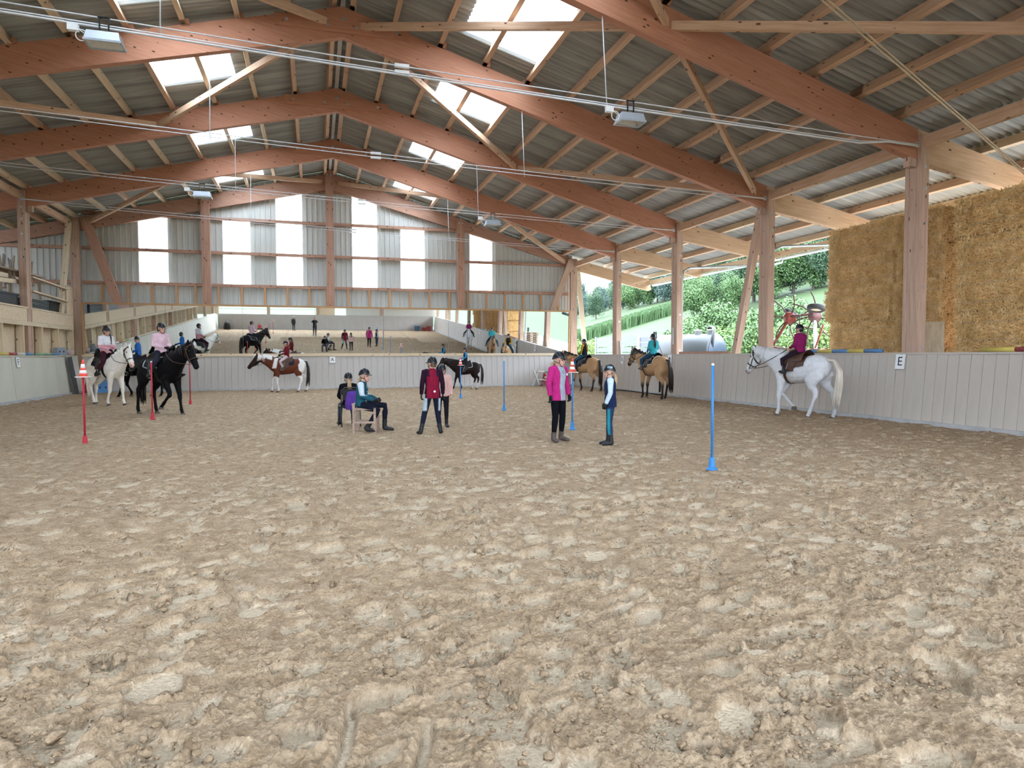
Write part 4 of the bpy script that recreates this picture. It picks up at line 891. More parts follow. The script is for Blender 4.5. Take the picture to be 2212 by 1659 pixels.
# quilting seams of the vest and the helmet lettering
sm=MB()
for z in (.86,.95,1.04,1.13): sm.tube([(.1175*math.cos(a)+.004,.158*math.sin(a),z) for a in np.linspace(0,2*math.pi,25)[:-1]],.004,5,closed=True)
mk('vest_seam',sm.mesh('vest_seam',plain('navy_seam',(.006,.01,.035),.9),True),None,r,W0@Matrix.Scale(1.29/1.6,4))
sc_=MB(); pts=[]
for i in range(26):
    a=1.05+1.0*i/25; e_=.52+.20*math.sin(i*2.1)*(1 if i%3 else .4); pts.append((.126*math.cos(e_)*math.cos(a)-.006,.1025*math.cos(e_)*math.sin(a),.152*math.sin(e_)+.014))
sc_.tube(pts,.006,5); mk('helmet_lettering',sc_.mesh('helmet_lettering',plain('pale_blue_print',(.32,.45,.52),.5),True),None,r,HM)
def burgf(P):
    x,y,z=P.T; return mixc((.20,.008,.03),(.022,.008,.02),np.maximum(sstep(.120,.134,np.abs(y)),sstep(1.19,1.22,z)*sstep(.06,.08,np.abs(y))))
def burgleg(P):
    x,y,z=P.T; c=np.tile(np.array((.010,.013,.028)),(len(P),1)); t=sstep(.112,.128,np.abs(y))*sstep(.48,.51,z); return mixc(c,(.42,.50,.56),t)
r,W0,HM=person('child in crimson jacket with dark sleeves seen from behind, legs apart',(2.08,12.45,0),R(88),1.42,None,dict(knL=(.03,.16,.45),anL=(-.04,.25,.08),toL=(.10,.29,.02),knR=(.02,-.11,.45),anR=(-.02,-.16,.08),toR=(.12,-.20,.02)),jacket=(.20,.008,.03),jacketf=burgf,sleeves=(.020,.007,.018),trouf=burgleg,hair=M_HAIRBR,tailhair=None,yaw=28,vox=.0125,loose=1.2,jhem=.75)
mk('reflector_dot',MB().lathe([(.022,0),(.022,.006)],12,T(-.132,-.03,.90)@Matrix.Rotation(R(-90),4,'Y')).mesh('reflector_dot',M_WHITE),None,r,W0@Matrix.Scale(1.42/1.6,4))
person('child in pale pink top standing behind the crimson jacket',(2.47,13.55,0),R(-95),1.27,None,None,jacket=(.66,.42,.38),trousers=(.012,.012,.016),hair=M_HAIRD,tailhair='pony',vox=.016,gloves=False,boot_h=.30)
def tealf(P):
    x,y,z=P.T; c=np.tile(np.array((.016,.085,.12)),(len(P),1)); w=sstep(.150,.168,np.abs(y))*sstep(.74,.77,z); c=mixc(c,(.52,.60,.66),w); q=(x>.09)&(z>.62)&(z<.95)&(np.abs(y)<.06); return mixc(c,(.45,.55,.60),(q&(vnoise(y*40,z*40)>.5)).astype(float))
def tealleg(P):
    x,y,z=P.T; c=np.tile(np.array((.008,.009,.02)),(len(P),1)); return mixc(c,(.40,.48,.54),((y<-.20)&(x>.1)&(z>.50)&(np.abs(z-.56)<.03)).astype(float))
person('seated girl in teal jacket with pale sleeve patches and wavy blond hair',(.84,13.25,0),R(-14),1.50,SIT,dict(knR=(.36,-.10,.44),anR=(.12,-.10,.09),toR=(.28,-.13,.02),knL=(.46,.16,.53),anL=(.44,.17,.09),toL=(.60,.19,.02),pel=(0,0,.56),hiL=(.02,.09,.55),hiR=(.02,-.09,.55),head=(.07,0,1.15)),jacket=(.016,.085,.12),jacketf=tealf,trouf=tealleg,hair=M_HAIRB,tailhair='long',yaw=-18,vox=.0125,loose=1.25,jhem=.83)
person('child in black top sitting with the back to the camera on the dark metal chair',(.66,14.35,0),R(97),1.38,SIT,None,jhem=.84,jacket=(.005,.005,.006),trousers=(.035,.05,.075),hair=M_HAIRB,tailhair='pony',vox=.016,gloves=False)
# ---- people seen only in the mirror
PHOT=dict(elL=(.16,.24,1.22),elR=(.16,-.24,1.22),wrL=(.30,.06,1.42),wrR=(.30,-.06,1.42),head=(.03,0,1.49))
person('adult in black clothes taking a photograph with both hands raised',(0,-.42,0),R(90),1.62,None,PHOT,jacket=(.012,.012,.014),trousers=(.01,.01,.012),hair=M_HAIRBR,tailhair=None,helmet=False,vox=.019,gloves=False)
ph=mk('smartphone',MB().box(-.075,.075,-.055,-.045,1.385,1.46).mesh('smartphone',M_BLACK),label='black smartphone held up by the photographing adult',cat='phone')
person('child in red top sitting on the sand at the far entrance wall',(-5.2,-7.9,0),R(70),1.3,SIT,dict(pel=(0,0,.12),wai=(-.01,0,.25),che=(.02,0,.43),sho=(.03,0,.56),nec=(.04,0,.61),head=(.07,0,.72),shL=(.03,.16,.55),shR=(.03,-.16,.55),elL=(.1,.2,.35),elR=(.1,-.2,.35),wrL=(.3,.1,.25),wrR=(.3,-.1,.25),hiL=(.02,.09,.12),hiR=(.02,-.09,.12),knL=(.38,.2,.2),knR=(.38,-.2,.2),anL=(.15,.3,.09),anR=(.15,-.3,.09),toL=(.28,.33,.03),toR=(.28,-.33,.03)),jacket=(.45,.05,.06),trousers=(.02,.02,.03),hair=M_HAIRD,tailhair=None,vox=.021,gloves=False,helmet=False)
person('child in dark clothes with helmet standing at the entrance wall',(-2.0,-7.6,0),R(60),1.35,None,None,jacket=(.02,.02,.025),trousers=(.015,.015,.02),hair=M_HAIRD,tailhair=None,vox=.021)
# ================================================================ things in the arena
M_ORANGE=plain('cone_orange',(.75,.085,.05),.5); M_CWHITE=plain('cone_white',(.82,.74,.74),.5)
def lathe_o(name,prof,m,parent,M,n=18): return mk(name,MB().lathe(prof,n).mesh(name,m,True),None,parent,M)
def cone(label,loc,sc=1.0,m1=M_ORANGE,m2=M_CWHITE,group='traffic cones'):
    r=empty('traffic_cone',loc,0,label,'cone',group); M=T(*loc)@Matrix.Scale(sc,4)
    mk('base',MB().box(-.095,.095,-.095,.095,0,.012).mesh('base',m2),None,r,M)
    zz=[.012,.062,.115,.15,.215,.285]; rad=lambda z:.068-.055*(z/.285)
    for i in range(5): lathe_o('stripe',[(rad(zz[i]),zz[i]),(rad(zz[i+1]),zz[i+1])],m1 if i%2==0 else m2,r,M)
    return r
def pole(x,y,m,label,group,withcone=None):
    r=empty('slalom_pole',(x,y,-.01),0,label,'pole',group); M=T(x,y,-.01)
    lathe_o('shaft',[(.016,.04),(.016,1.34)],m,r,M,12); lathe_o('top_cap',[(.018,1.33),(.018,1.355),(.008,1.36)],M_WHITE,r,M,12)
    lathe_o('foot',[(.075,0),(.075,.02),(.045,.03),(.036,.10),(.032,.16),(.022,.165)],m,r,M,14)
    if withcone: cone(withcone,(x,y,1.12))
nm=['beside the cream white horse','beside the black horse','behind the black horse']
for i,y in enumerate((12.55,17.34,22.3)): pole(-3.64,y,M_RED,'red slalom pole '+['with a striped cone on top, in front of the cream white horse','without cone beside the black horse','without cone behind the black horse'][i],'red slalom poles','orange and white cone on the red slalom pole' if i==0 else None)
for i,y in enumerate((7.51,12.38,17.37,23.0)): pole(4.83,y,M_BLUE,'blue slalom pole '+['standing alone nearest the open side','with cone behind the girl in pink','without cone in front of the far kick wall','with cone in front of the dark brown pony'][i],'blue slalom poles',{1:'orange and white cone behind the girl in pink',3:'orange and white cone in front of the dark brown pony'}.get(i))
for i,y in enumerate((7.4,2.4,-2.6)): pole(-3.64,y,M_RED,'red slalom pole seen only in the mirror','red poles behind the camera','orange and white cone seen only in the mirror' if i!=1 else None)
# ---- letters on the kick walls
def glyph(txt,size):
    c=bpy.data.curves.new('glyph','FONT'); c.body=txt; c.size=size; c.align_x='CENTER'; c.align_y='CENTER'; c.extrude=.001
    o=bpy.data.objects.new('glyph',c); TMP.collection.objects.link(o); vl=TMP.view_layers[0]; vl.update(); me=bpy.data.meshes.new_from_object(o.evaluated_get(vl.depsgraph)); bpy.data.objects.remove(o); me.materials.clear(); me.materials.append(M_BLACK); return me
def sign(txt,M,w,h,label):
    r=empty('letter_sign',(0,0,0),0,label,'sign'); setw(r,M); mk('plate',MB().box(-w/2,w/2,-h/2,h/2,-.006,.006).mesh('plate',M_WHITE),None,r,M)
    if txt: mk('letter',glyph(txt,h*.86),None,r,M@T(0,0,.0075))
    return r
RX=Matrix.Rotation(R(90),4,'X')
sign('A',T(.74,31.22+.13-.055,1.30)@Matrix.Rotation(R(-6),4,'X')@RX,.24,.27,'white board with the letter A on the far kick wall')
MR=lambda y,z: T(12.13+.15*z/1.49-.03,y,z)@Matrix.Rotation(R(-90),4,'Z')@Matrix.Rotation(R(-5.7),4,'X')@RX
sign('E',MR(11.79,1.30),.24,.32,'white board with the letter E on the kick wall below the straw')
sign('K',MR(25.66,1.28),.24,.32,'white board with the letter K on the kick wall')
cs=sign(None,MR(21.78,1.28),.26,.40,'white board with a dark round spot on the kick wall')
mk('spot',MB().lathe([(.085,0),(.085,.003)],20,Matrix.Diagonal((1,1.35,1,1))).mesh('spot',plain('spot_grey',(.06,.06,.06))),None,cs,MR(21.78,1.28)@T(0,0,.007)); mk('spot_center',MB().lathe([(.035,0),(.035,.003)],16,Matrix.Diagonal((1,1.35,1,1))).mesh('spot',M_CONC),None,cs,MR(21.78,1.28)@T(0,0,.011))
ML=lambda y,z: T(-9.09-.15*z/1.49+.03,y,z)@Matrix.Rotation(R(90),4,'Z')@Matrix.Rotation(R(-5.7),4,'X')@RX
sign('F',ML(25.37,1.28),.24,.32,'white board with the letter F on the pale kick wall')
# ---- suspended cables and floodlights
def cz(x): return 6.76-(x+9.4)*.041-.06*math.sin(math.pi*(x+9.4)/21.6)
M_CAB=plain('cable_sheath',(.72,.72,.74),.5)
on=['first','second','third','fourth']
for k in range(1,5):
    y=YF[k]-.14
    r=empty('span_cable',(1.4,y,6.3),0,'pair of steel cables spanning the hall at the %s post from the mirror'%on[k-1],'cable','span cables across the hall')
    for dz,rr in ((0,.010),(-.085 if k!=4 else -.10,.010))+(((-.14,.016),) if k==4 else ()):
        pts=[(x,y,cz(x)+dz*(1 if -8.5<x<11.5 else .2)) for x in np.linspace(-9.4,12.25,30)]
        mk('wire',MB().tube(pts,rr,6).mesh('wire',M_CAB,True),None,r,Matrix())
    for x in (-9.35,12.24): mk('eye_bolt',MB().tube([(x+.05*math.cos(a),y,cz(x)+.05*math.sin(a)) for a in np.linspace(0,2*math.pi,13)[:-1]],.014,6,closed=True).mesh('eye_bolt',M_STEEL,True),None,r,Matrix())
    for x in (1.45,): 
        mk('junction_box',MB().box(x-.12,x+.12,y-.03,y+.03,cz(x)-.02,cz(x)+.03).mesh('junction_box',M_WHITE),None,r,Matrix()); mk('junction_box',MB().box(x-.12,x+.12,y-.03,y+.03,cz(x)-.125,cz(x)-.075).mesh('junction_box',M_WHITE),None,r,Matrix())
    for x in (5.15,-2.18): mk('hanger_rod',MB().tube([(x,y+.02,cz(x)-.14),(x,y+.24,ztop(x)-.68)],.010,6).mesh('hanger_rod',M_CAB,True),None,r,Matrix())
M_ALU=plain('lamp_grey',(.42,.45,.50),.4,.3); M_REFL=plain('lamp_reflector',(.75,.75,.72),.2,.6)
def lamp(x,k,label):
    y=YF[k]-.14; z=cz(x)-.33; r=empty('floodlight',(x,y,z),0,label,'floodlight','floodlights hung from the span cables'); M=T(x,y,z)
    V=[(-.21,-.13,.09),(.21,-.13,.09),(.21,.13,.09),(-.21,.13,.09),(-.24,-.16,-.05),(.24,-.16,-.05),(.24,.16,-.05),(-.24,.16,-.05)]
    mk('housing',mesh('housing',V,[(0,1,2,3),(0,4,5,1),(1,5,6,2),(2,6,7,3),(3,7,4,0)],M_ALU),None,r,M)
    mk('rim',MB().box(-.25,.25,-.17,-.15,-.07,-.04).box(-.25,.25,.15,.17,-.07,-.04).box(-.25,-.23,-.15,.15,-.07,-.04).box(.23,.25,-.15,.15,-.07,-.04).mesh('rim',M_ALU),None,r,M)
    mk('reflector',mesh('reflector',[(-.23,-.15,-.05),(.23,-.15,-.05),(.23,.15,-.05),(-.23,.15,-.05),(-.10,-.06,.05),(.16,-.06,.05),(.16,.06,.05),(-.10,.06,.05)],[(4,5,6,7),(0,1,5,4),(1,2,6,5),(2,3,7,6),(3,0,4,7)],M_REFL),None,r,M)
    mk('bracket',MB().bar((-.06,-.02,.09),(-.06,-.02,.33),.05,.012).bar((.06,-.02,.09),(.06,-.02,.33),.05,.012).bar((-.08,-.02,.33),(.08,-.02,.33),.05,.014).bar((-.11,-.02,.10),(.11,-.02,.10),.05,.02).mesh('bracket',M_BLACK),None,r,M)
    mk('connection_box',MB().box(-.48,-.34,-.04,.04,.10,.2).mesh('connection_box',M_WHITE),None,r,M)
    mk('lead',MB().tube([(-.34,0,.13)]+[(-.30+.075*math.cos(a),-.02,.04+.08*math.sin(a)) for a in np.linspace(1.6,8.2,18)]+[(-.22,0,.05)],.008,6).mesh('lead',M_WHITE,True),None,r,M)
lamp(-2.92,4,'grey floodlight hung over the storage side between two frames'); lamp(5.60,4,'grey floodlight hung over the open side near the fourth frame'); lamp(-3.07,2,'distant grey floodlight on the storage side near the gable'); lamp(5.62,2,'distant grey floodlight on the open side near the gable')
M_ROPE=mat('rope_fibre',(.42,.30,.18),(.6,.47,.32),60,(1,1,1),.9,.2)
for i,(dx,lb) in enumerate(((0,'beige rope slanting down to the straw, the lower of two'),(.16,'beige rope slanting down to the straw, the upper of two'))):
    mk('rope',MB().tube([(5.62+dx,9,8.12),(7.65+dx,9,6.98),(11.91+dx*.5,9,4.64),(13.42,9,3.82)],.013,7).mesh('rope',M_ROPE,True),label=lb,cat='rope',group='pair of ropes')
# ---- panelled wall and storage loft on the left
pw=empty('wall_panelling',(-9.45,16,1.5),label='pale plywood and stud panelling above the pale kick wall',kind='structure')
y=31.2; 
beam('rail',(-9.36,1,2.58),(-9.36,31.1,2.58),.12,.14,M_PALE,pw); beam('rail',(-9.40,1,1.53),(-9.40,31.1,1.53),.12,.07,M_PALE,pw)
ys=[31.05-1.6*i for i in range(19)]
for a in ys: beam('stud',(-9.42,a,1.55),(-9.42,a,2.52),.08,.22,M_PALE,pw,up=(1,0,0))
for a,b in zip(ys[:-1],ys[1:]): mk('back_panel',MB().box(-9.60,-9.56,b+.05,a-.05,1.5,2.6).mesh('back_panel',M_OSB),None,pw,Matrix())
yp=[31.1]+[YF[k]+.07 for k in range(1,7)]
for i in range(6):
    mk('band_panel',MB().box(-9.37,-9.335,yp[i+1]+.13,yp[i]-.13,2.66,3.12).mesh('band_panel',M_OSB),None,pw,Matrix())
    beam('top_rail',(-9.36,yp[i+1]+.12,3.12),(-9.36,yp[i]-.12,3.12),.10,.05,M_PALE,pw)
mk('corner_panel',MB().box(-9.40,-9.36,30.55,31.3,2.62,4.25).mesh('corner_panel',M_OSB),None,pw,Matrix())
for z0,z1 in ((4.2,4.1),(3.72,3.62)): beam('loft_rail',(-9.33,27.0,z0),(-9.33,30.5,z1),.05,.16,M_PALE,None,label='pale %s guard rail board across the storage loft'%('upper' if z0>4 else 'lower'),cat='board',up=(1,0,.0))
for i,(a,b) in enumerate((((-9.25,24.3,4.0),(-9.75,26.3,4.15)),((-9.2,23.5,3.78),(-9.75,27.4,4.05)))): beam('loose_plank',a,b,.05,.14,M_PALE,None,label=['short','long'][i]+' pale plank sticking out of the storage loft',cat='plank')
lf=mk('loft_floor',MB().box(-13.5,-9.42,1,31.5,2.98,3.06).mesh('loft_floor',M_GABLE),label='wooden deck of the storage loft',kind='structure')
wo=mk('wall_outer',MB().box(-13.85,-13.8,-9,32,-.3,5.55).mesh('wall_outer',M_CLAD),label='outer steel wall with a translucent band behind the storage loft',kind='structure')
mk('added_light_band',MB().box(-13.84,-13.82,-9,32,5.55,6.2).mesh('added_light_band',M_WINP),None,wo,Matrix())  # unseen translucent strip, added to let more daylight in over the loft
M_OLDW=mat('old_chair_wood',(.30,.22,.15),(.45,.35,.25),6,GRAIN,.7); M_GREYW=mat('grey_chair_wood',(.22,.20,.18),(.34,.31,.28),6,GRAIN,.7)
def chair_thing(M,m,label,group=None,name='wooden_chair'):
    r=empty(name,(0,0,0),0,label,'chair',group); setw(r,M)
    mk('seat',MB().box(-.21,.21,-.21,.21,.43,.47).mesh('seat',m),None,r,M)
    for sx in (-1,1):
        for sy in (-1,1): mk('leg',MB().bar((sx*.16,sy*.16,.44),(sx*.21,sy*.20,0),.04,.04).mesh('leg',m),None,r,M)
    V=[(-.19,-.20,.47),(-.16,-.20,.47),(-.23,-.20,.88),(-.20,-.20,.88)]
    # backrest board with cut-out slots
    b=MB()
    for a in (-.20,-.10,.0,.10,.20): b.bar((-.19,a*.85,.46),(-.25,a,.86),.045,.022)
    b.bar((-.255,-.23,.87),(-.255,.23,.87),.03,.07); mk('backrest',b.mesh('backrest',m),None,r,M)
    return r
rr=random.Random(5)
def upside(x,y,z,a): return T(x,y,z+.47)@Matrix.Rotation(R(a),4,'Z')@Matrix.Rotation(math.pi,4,'X')
def tablething(x,y0,y1,z,m,label):
    r=empty('trestle_table',(x,(y0+y1)/2,3.06),0,label,'table','tables on the storage loft'); mk('table_top',MB().box(x-.4,x+.4,y0,y1,z-.05,z).mesh('table_top',m),None,r,Matrix())
    for yy in (y0+.3,y1-.3):
        for dx in (-.3,.3): mk('leg',MB().box(x+dx-.035,x+dx+.035,yy-.035,yy+.035,3.06,z-.05).mesh('leg',m),None,r,Matrix())
tablething(-10.1,27.2,29.5,4.45,M_OLDW,'long wooden table stored on the loft under stacked chairs'); tablething(-10.1,24.6,26.9,4.40,M_OLDW,'wooden table stored at the end of the loft')
for i in range(6):
    yy=24.9+.78*i; chair_thing(upside(-10.1,yy,4.40 if i<3 else 4.45,rr.uniform(-25,25)+90*(i%2)),M_OLDW if i%2 else M_GREYW,'wooden chair stored upside down on the loft table','upturned chairs on the loft table')
for i in range(4): chair_thing(T(-10.95,25.4+1.3*i,3.06)@Matrix.Rotation(R(rr.uniform(-20,20)),4,'Z'),M_GREYW if i%2 else M_OLDW,'wooden chair standing on the loft floor behind the tables','chairs on the loft floor')
for i in range(3): chair_thing(upside(-10.95,25.9+1.4*i,3.06+.88,rr.uniform(0,90)),M_OLDW,'wooden chair stacked upside down behind the loft tables','stacked chairs behind the tables')
for i in range(8): mk('grey_board',MB().box(-9.95,-9.45,27.1,29.0,3.075+.055*i,3.11+.055*i).mesh('grey_board',plain('slate_grey_%d'%i,(.10+.02*(i%3),.11+.02*(i%3),.115+.02*(i%3)),.6)),label='thin grey board in the flat stack behind the loft rail',cat='board',group='flat stack of grey boards on the loft')
for i,(a,b) in enumerate(((24.3,26.4),(29.2,30.3))): mk('storage_box',MB().box(-9.95,-9.5,a,b,3.06,3.52).box(-9.97,-9.48,a-.02,b+.02,3.50,3.56).mesh('storage_box',M_BLACK),label='%s black storage box behind the loft rail'%['wide','narrow'][i],cat='box')
# things on the left ledge
def jump_pole(p0,p1,cols,label,r=.045,cat='jump pole'):
    e=empty('jump_pole',p0,0,label,cat); n=len(cols)
    for i,c in enumerate(cols):
        a=Vector(p0).lerp(Vector(p1),i/n); b=Vector(p0).lerp(Vector(p1),(i+1)/n); mk('stripe',MB().tube([a,b],r,12).mesh('stripe',c,True),None,e,Matrix())
    return e
P_BL=plain('faded_blue',(.10,.22,.40),.6); P_YE=plain('faded_yellow',(.55,.42,.10),.6); P_RE=plain('faded_red',(.34,.06,.06),.6); P_GR=plain('faded_green',(.22,.36,.22),.6); P_WH=plain('faded_white',(.6,.58,.52),.6)
jump_pole((-9.28,23.6,1.55),(-9.28,26.75,1.55),[P_GR,P_YE,P_RE,P_WH,P_BL],'striped jump pole lying on the pale kick wall by the letter F')
jump_pole((-9.28,27.05,1.55),(-9.28,29.25,1.55),[P_GR,P_GR,P_BL],'green jump pole lying on the pale kick wall')
def block(M,m,label,name='cavaletti_block'):
    r=empty(name,(0,0,0),0,label,'block'); setw(r,M)
    V=[(-.30,-.09,0),(.30,-.09,0),(.30,.09,0),(-.30,.09,0),(-.22,-.07,.30),(.22,-.07,.30),(.22,.07,.30),(-.22,.07,.30)]
    mk('body',mesh('body',V,[(3,2,1,0),(4,5,6,7),(0,1,5,4),(1,2,6,5),(2,3,7,6),(3,0,4,7)],m),None,r,M)
    for x in (-.1,.1): mk('slot',MB().lathe([(.03,0),(.03,.01)],12,T(x,-.083,.15)@Matrix.Rotation(R(90),4,'X')).mesh('slot',M_BLACK),None,r,M)
    return r
block(T(-9.3,29.45,1.505)@Matrix.Rotation(R(70),4,'Z'),plain('grey_blue_block',(.24,.28,.33),.6),'grey blue plastic block on the end of the pale kick wall')
bk=mk('basket',MB().lathe([(.12,0),(.15,.02),(.17,.22),(.155,.22),(.14,.04),(.02,.03)],16,T(-9.3,30.45,1.505)).mesh('basket',plain('pink_grey',(.5,.4,.38),.7),True),label='pinkish basket on the ledge in the corner',cat='basket')
mk('feed_scoop',MB().lathe([(.05,0),(.045,.2),(.012,.5)],10,T(-9.3,30.5,1.55)@Matrix.Rotation(R(12),4,'X')).mesh('feed_scoop',M_PALE,True),label='pale pointed scoop standing in the corner basket',cat='scoop')
# corner props on the sand, left
mk('rubber_strip',MB().bar((-8.93,30.02,-.02),(-9.12,29.9,1.45),.42,.03,up=(1,0,.1)).mesh('rubber_strip',mat('dark_rubber',(.05,.05,.055),(.09,.09,.095),5,rough=.7)),label='dark rubber strip covering the gap in the corner of the pale kick wall',cat='strip')
cone('dull red cone standing on the sand in the corner',(-8.72,30.45,-.01),1.9,plain('dull_red',(.36,.03,.06),.5),plain('dull_red2',(.32,.03,.06),.5))
block(T(-8.25,30.85,-.01)@Matrix.Rotation(R(10),4,'Z')@Matrix.Diagonal((1,1,1.5,1)),M_BLUE,'blue plastic block standing in the far corner')
block(T(-8.25,30.85,.44)@Matrix.Rotation(R(10),4,'Z')@Matrix.Diagonal((.9,1,1.6,1)),P_BL,'faded blue plastic block stacked in the far corner')
mk('corner_stick',MB().tube([(-8.85,31.0,-.02),(-8.55,31.12,1.62)],.014,8).mesh('corner_stick',M_RED,True),label='thin red stick leaning in the far corner',cat='stick')
mk('corner_stick',MB().tube([(-8.5,30.95,-.02),(-8.45,31.1,1.75)],.03,8).mesh('corner_stick',M_CAB,True),label='grey pole leaning in the far corner',cat='pole')
# corner props right: cavaletti with crossed ends, red cones
cv=empty('cavaletti',(10.4,30.75,0),0,'white wooden cavaletti with crossed ends and striped pole in the far corner','cavaletti')
for x in (10.12,11.7):
    mk('cross_bar',MB().bar((x-.16,30.75,0),(x+.16,30.75,.82),.06,.09,up=(0,1,0)).mesh('cross_bar',P_WH),None,cv,Matrix()); mk('cross_bar',MB().bar((x+.16,30.70,.05),(x-.13,30.70,.8),.06,.09,up=(0,1,0)).mesh('cross_bar',P_WH),None,cv,Matrix())
for i,(a,b) in enumerate(((10.15,10.55),(10.55,10.95),(10.95,11.35),(11.35,11.7))):
    for z in (.68,.30): mk('stripe',MB().tube([(a,30.72,z),(b,30.72,z)],.042,10).mesh('stripe',P_WH if i%2==0 else P_GR,True),None,cv,Matrix())
for i in range(4): cone('red cone in the nested stack under the cavaletti',(10.55,30.55,-.01+.055*i),1.5,M_RED,P_WH,'nested red cones in the far corner')
cone('red cone standing behind the cavaletti',(10.62,30.95,.0),2.2,M_RED,P_RE)
# ---- the two chairs
M_CHW=mat('chair_wood',(.26,.18,.14),(.38,.28,.22),4,GRAIN,.6)
wc=empty('wooden_chair',(.93,13.30,0),R(-14),'pale wooden frame chair under the girl in the teal jacket','chair'); Wc=WM[wc]
for sx,sy,z in ((-.2,-.2,.53),(-.2,.2,.53),(.2,-.2,.44),(.2,.2,.44)): mk('leg',MB().box(sx-.022,sx+.022,sy-.022,sy+.022,-.02,z).mesh('leg',M_CHW),None,wc,Wc)
mk('seat',MB().box(-.22,.22,-.22,.22,.43,.465).mesh('seat',M_CHW),None,wc,Wc)
for y in (-.2,.2): mk('side_rail',MB().box(-.2,.2,y-.015,y+.015,.17,.21).mesh('side_rail',M_CHW),None,wc,Wc)
mk('arm_block',MB().box(-.23,-.17,-.23,.23,.52,.55).mesh('arm_block',M_CHW),None,wc,Wc)
mc=empty('metal_chair',(.66,14.38,0),R(97),'dark metal chair with rounded back under the child in black','chair'); Wc=WM[mc]
M_DM=plain('dark_metal',(.05,.05,.055),.4,.5)
for y in (-.19,.19):
    mk('leg',MB().tube([(.17,y,.42),(.20,y,.0)],.012,8).mesh('leg',M_DM,True),None,mc,Wc); mk('leg',MB().tube([(-.17,y,.42),(-.24,y,.0)],.012,8).mesh('leg',M_DM,True),None,mc,Wc)
mk('back_frame',MB().tube([(-.18,-.19,.42),(-.22,-.19,.76),(-.23,-.12,.81),(-.23,.12,.81),(-.22,.19,.76),(-.18,.19,.42)],.012,8).mesh('back_frame',M_DM,True),None,mc,Wc)
mk('seat',MB().box(-.19,.19,-.20,.20,.41,.435).mesh('seat',M_LEA),None,mc,Wc); mk('backrest',MB().box(-.235,-.215,-.17,.17,.56,.78).mesh('backrest',M_LEA),None,mc,Wc)
pj=MB(); loft(pj,[((-.25,-.02,.74),.03,.10),((-.27,-.03,.62),.05,.15),((-.27,-.03,.48),.055,.16),((-.26,-.03,.36),.04,.15)],(0,1,0),12); Vv,Ff=fuse(pj,.018,2)
jk=mk('hanging_jacket',skin('hanging_jacket',Vv,Ff,mat('purple_cloth',(.07,.025,.20),(.10,.04,.28),12,rough=.9,bump=.3)),None,None,Wc,label='purple jacket hung over the back of the dark metal chair',cat='jacket')
# ---- ledge things on the right
jump_pole((12.40,15.0,1.545),(12.40,12.45,1.545),[P_BL,P_YE,P_BL,P_YE,P_BL],'blue and yellow jump pole on the kick wall behind the grey horse')
jump_pole((12.40,10.05,1.545),(12.40,7.4,1.545),[P_YE,P_RE,P_YE,P_RE],'yellow and red jump pole on the kick wall right of the letter E')
mk('ledge_board',MB().box(12.33,12.45,18.4,21.3,1.50,1.58).mesh('ledge_board',M_GABLE),label='brown board lying on the kick wall in front of the white tank',cat='board')
mk('leaning_board',MB().box(12.62,12.68,11.12,11.55,1.4,2.15).mesh('leaning_board',mat('old_board',(.36,.27,.17),(.48,.38,.25),3,(4,4,1),.8)),label='small weathered board standing against the straw beside the post',cat='board')
mk('notice_sheet',MB().box(12.405,12.412,21.78,21.92,1.85,2.45).mesh('notice_sheet',P_WH),label='pale notice sheets pinned to the post beside the white tank',cat='notice')
for y,l in ((26.98,'nearer the mirror'),(26.42,'nearer the gate')):
    V=[(12.46,y,1.45),(12.52,y,1.45),(12.52,y,2.1),(12.46,y,2.1)]
    s=1 if y>26.7 else -1; mk('post_wedge',mesh('post_wedge',[(12.46,y-.14,1.4),(12.52,y-.14,1.4),(12.52,y+.14,1.4),(12.46,y+.14,1.4),(12.46,y-.14*s-.06*0,2.08),(12.52,y-.14*s,2.08),(12.52,y+.02*s,2.08),(12.46,y+.02*s,2.08)] if s>0 else [(12.46,y-.14,1.4),(12.52,y-.14,1.4),(12.52,y+.14,1.4),(12.46,y+.14,1.4),(12.46,y-.02,2.08),(12.52,y-.02,2.08),(12.52,y+.14,2.08),(12.46,y+.14,2.08)],[(3,2,1,0),(4,5,6,7),(0,1,5,4),(1,2,6,5),(2,3,7,6),(3,0,4,7)],M_KICKR),label='tapered wooden wedge at the foot of the first open side post, '+l,cat='board')
mk('hose',MB().tube([(12.02,26.9,.03),(12.03,25,.04),(12.0,23.2,.03),(12.02,22.0,.03)],.02,8).mesh('hose',M_BLACK,True),label='black hose lying along the foot of the kick wall',cat='hose')
mk('gate_edge',MB().box(12.10,12.16,22.28,22.32,.1,1.45).mesh('gate_edge',M_BLACK),None,wr,Matrix())
# ---- straw bales
M_STRAW=mat('straw',(.38,.19,.06),(.84,.55,.25),16,(1,1,1.6),.9,1.0,bscale=30,lo=.36,hi=.62)
M_STR2=mat('straw_blades',(.62,.38,.14),(.90,.66,.34),3,(1,1,1),.8)
BL,BD,BH=2.12,1.15,.80
bm=bmesh.new(); bmesh.ops.create_cube(bm,size=1); bmesh.ops.subdivide_edges(bm,edges=bm.edges[:],cuts=15,use_grid_fill=True)
Vb=np.array([v.co[:] for v in bm.verts]); Fb=[tuple(v.index for v in f.verts) for f in bm.faces]; bm.free()
Vb=Vb*np.array([BD,BL,BH]); rad=np.abs(Vb)/np.array([BD,BL,BH])*2; edge=np.clip((np.sort(rad,axis=1)[:,1]-.84)/.16,0,1)**1.5; Vb*= (1-.06*edge)[:,None]
Vb+=.10*np.column_stack([fbm(Vb[:,1]*7+3,Vb[:,2]*9,3),fbm(Vb[:,0]*7,Vb[:,2]*9+5,3),fbm(Vb[:,0]*7,Vb[:,1]*7+8,3)])
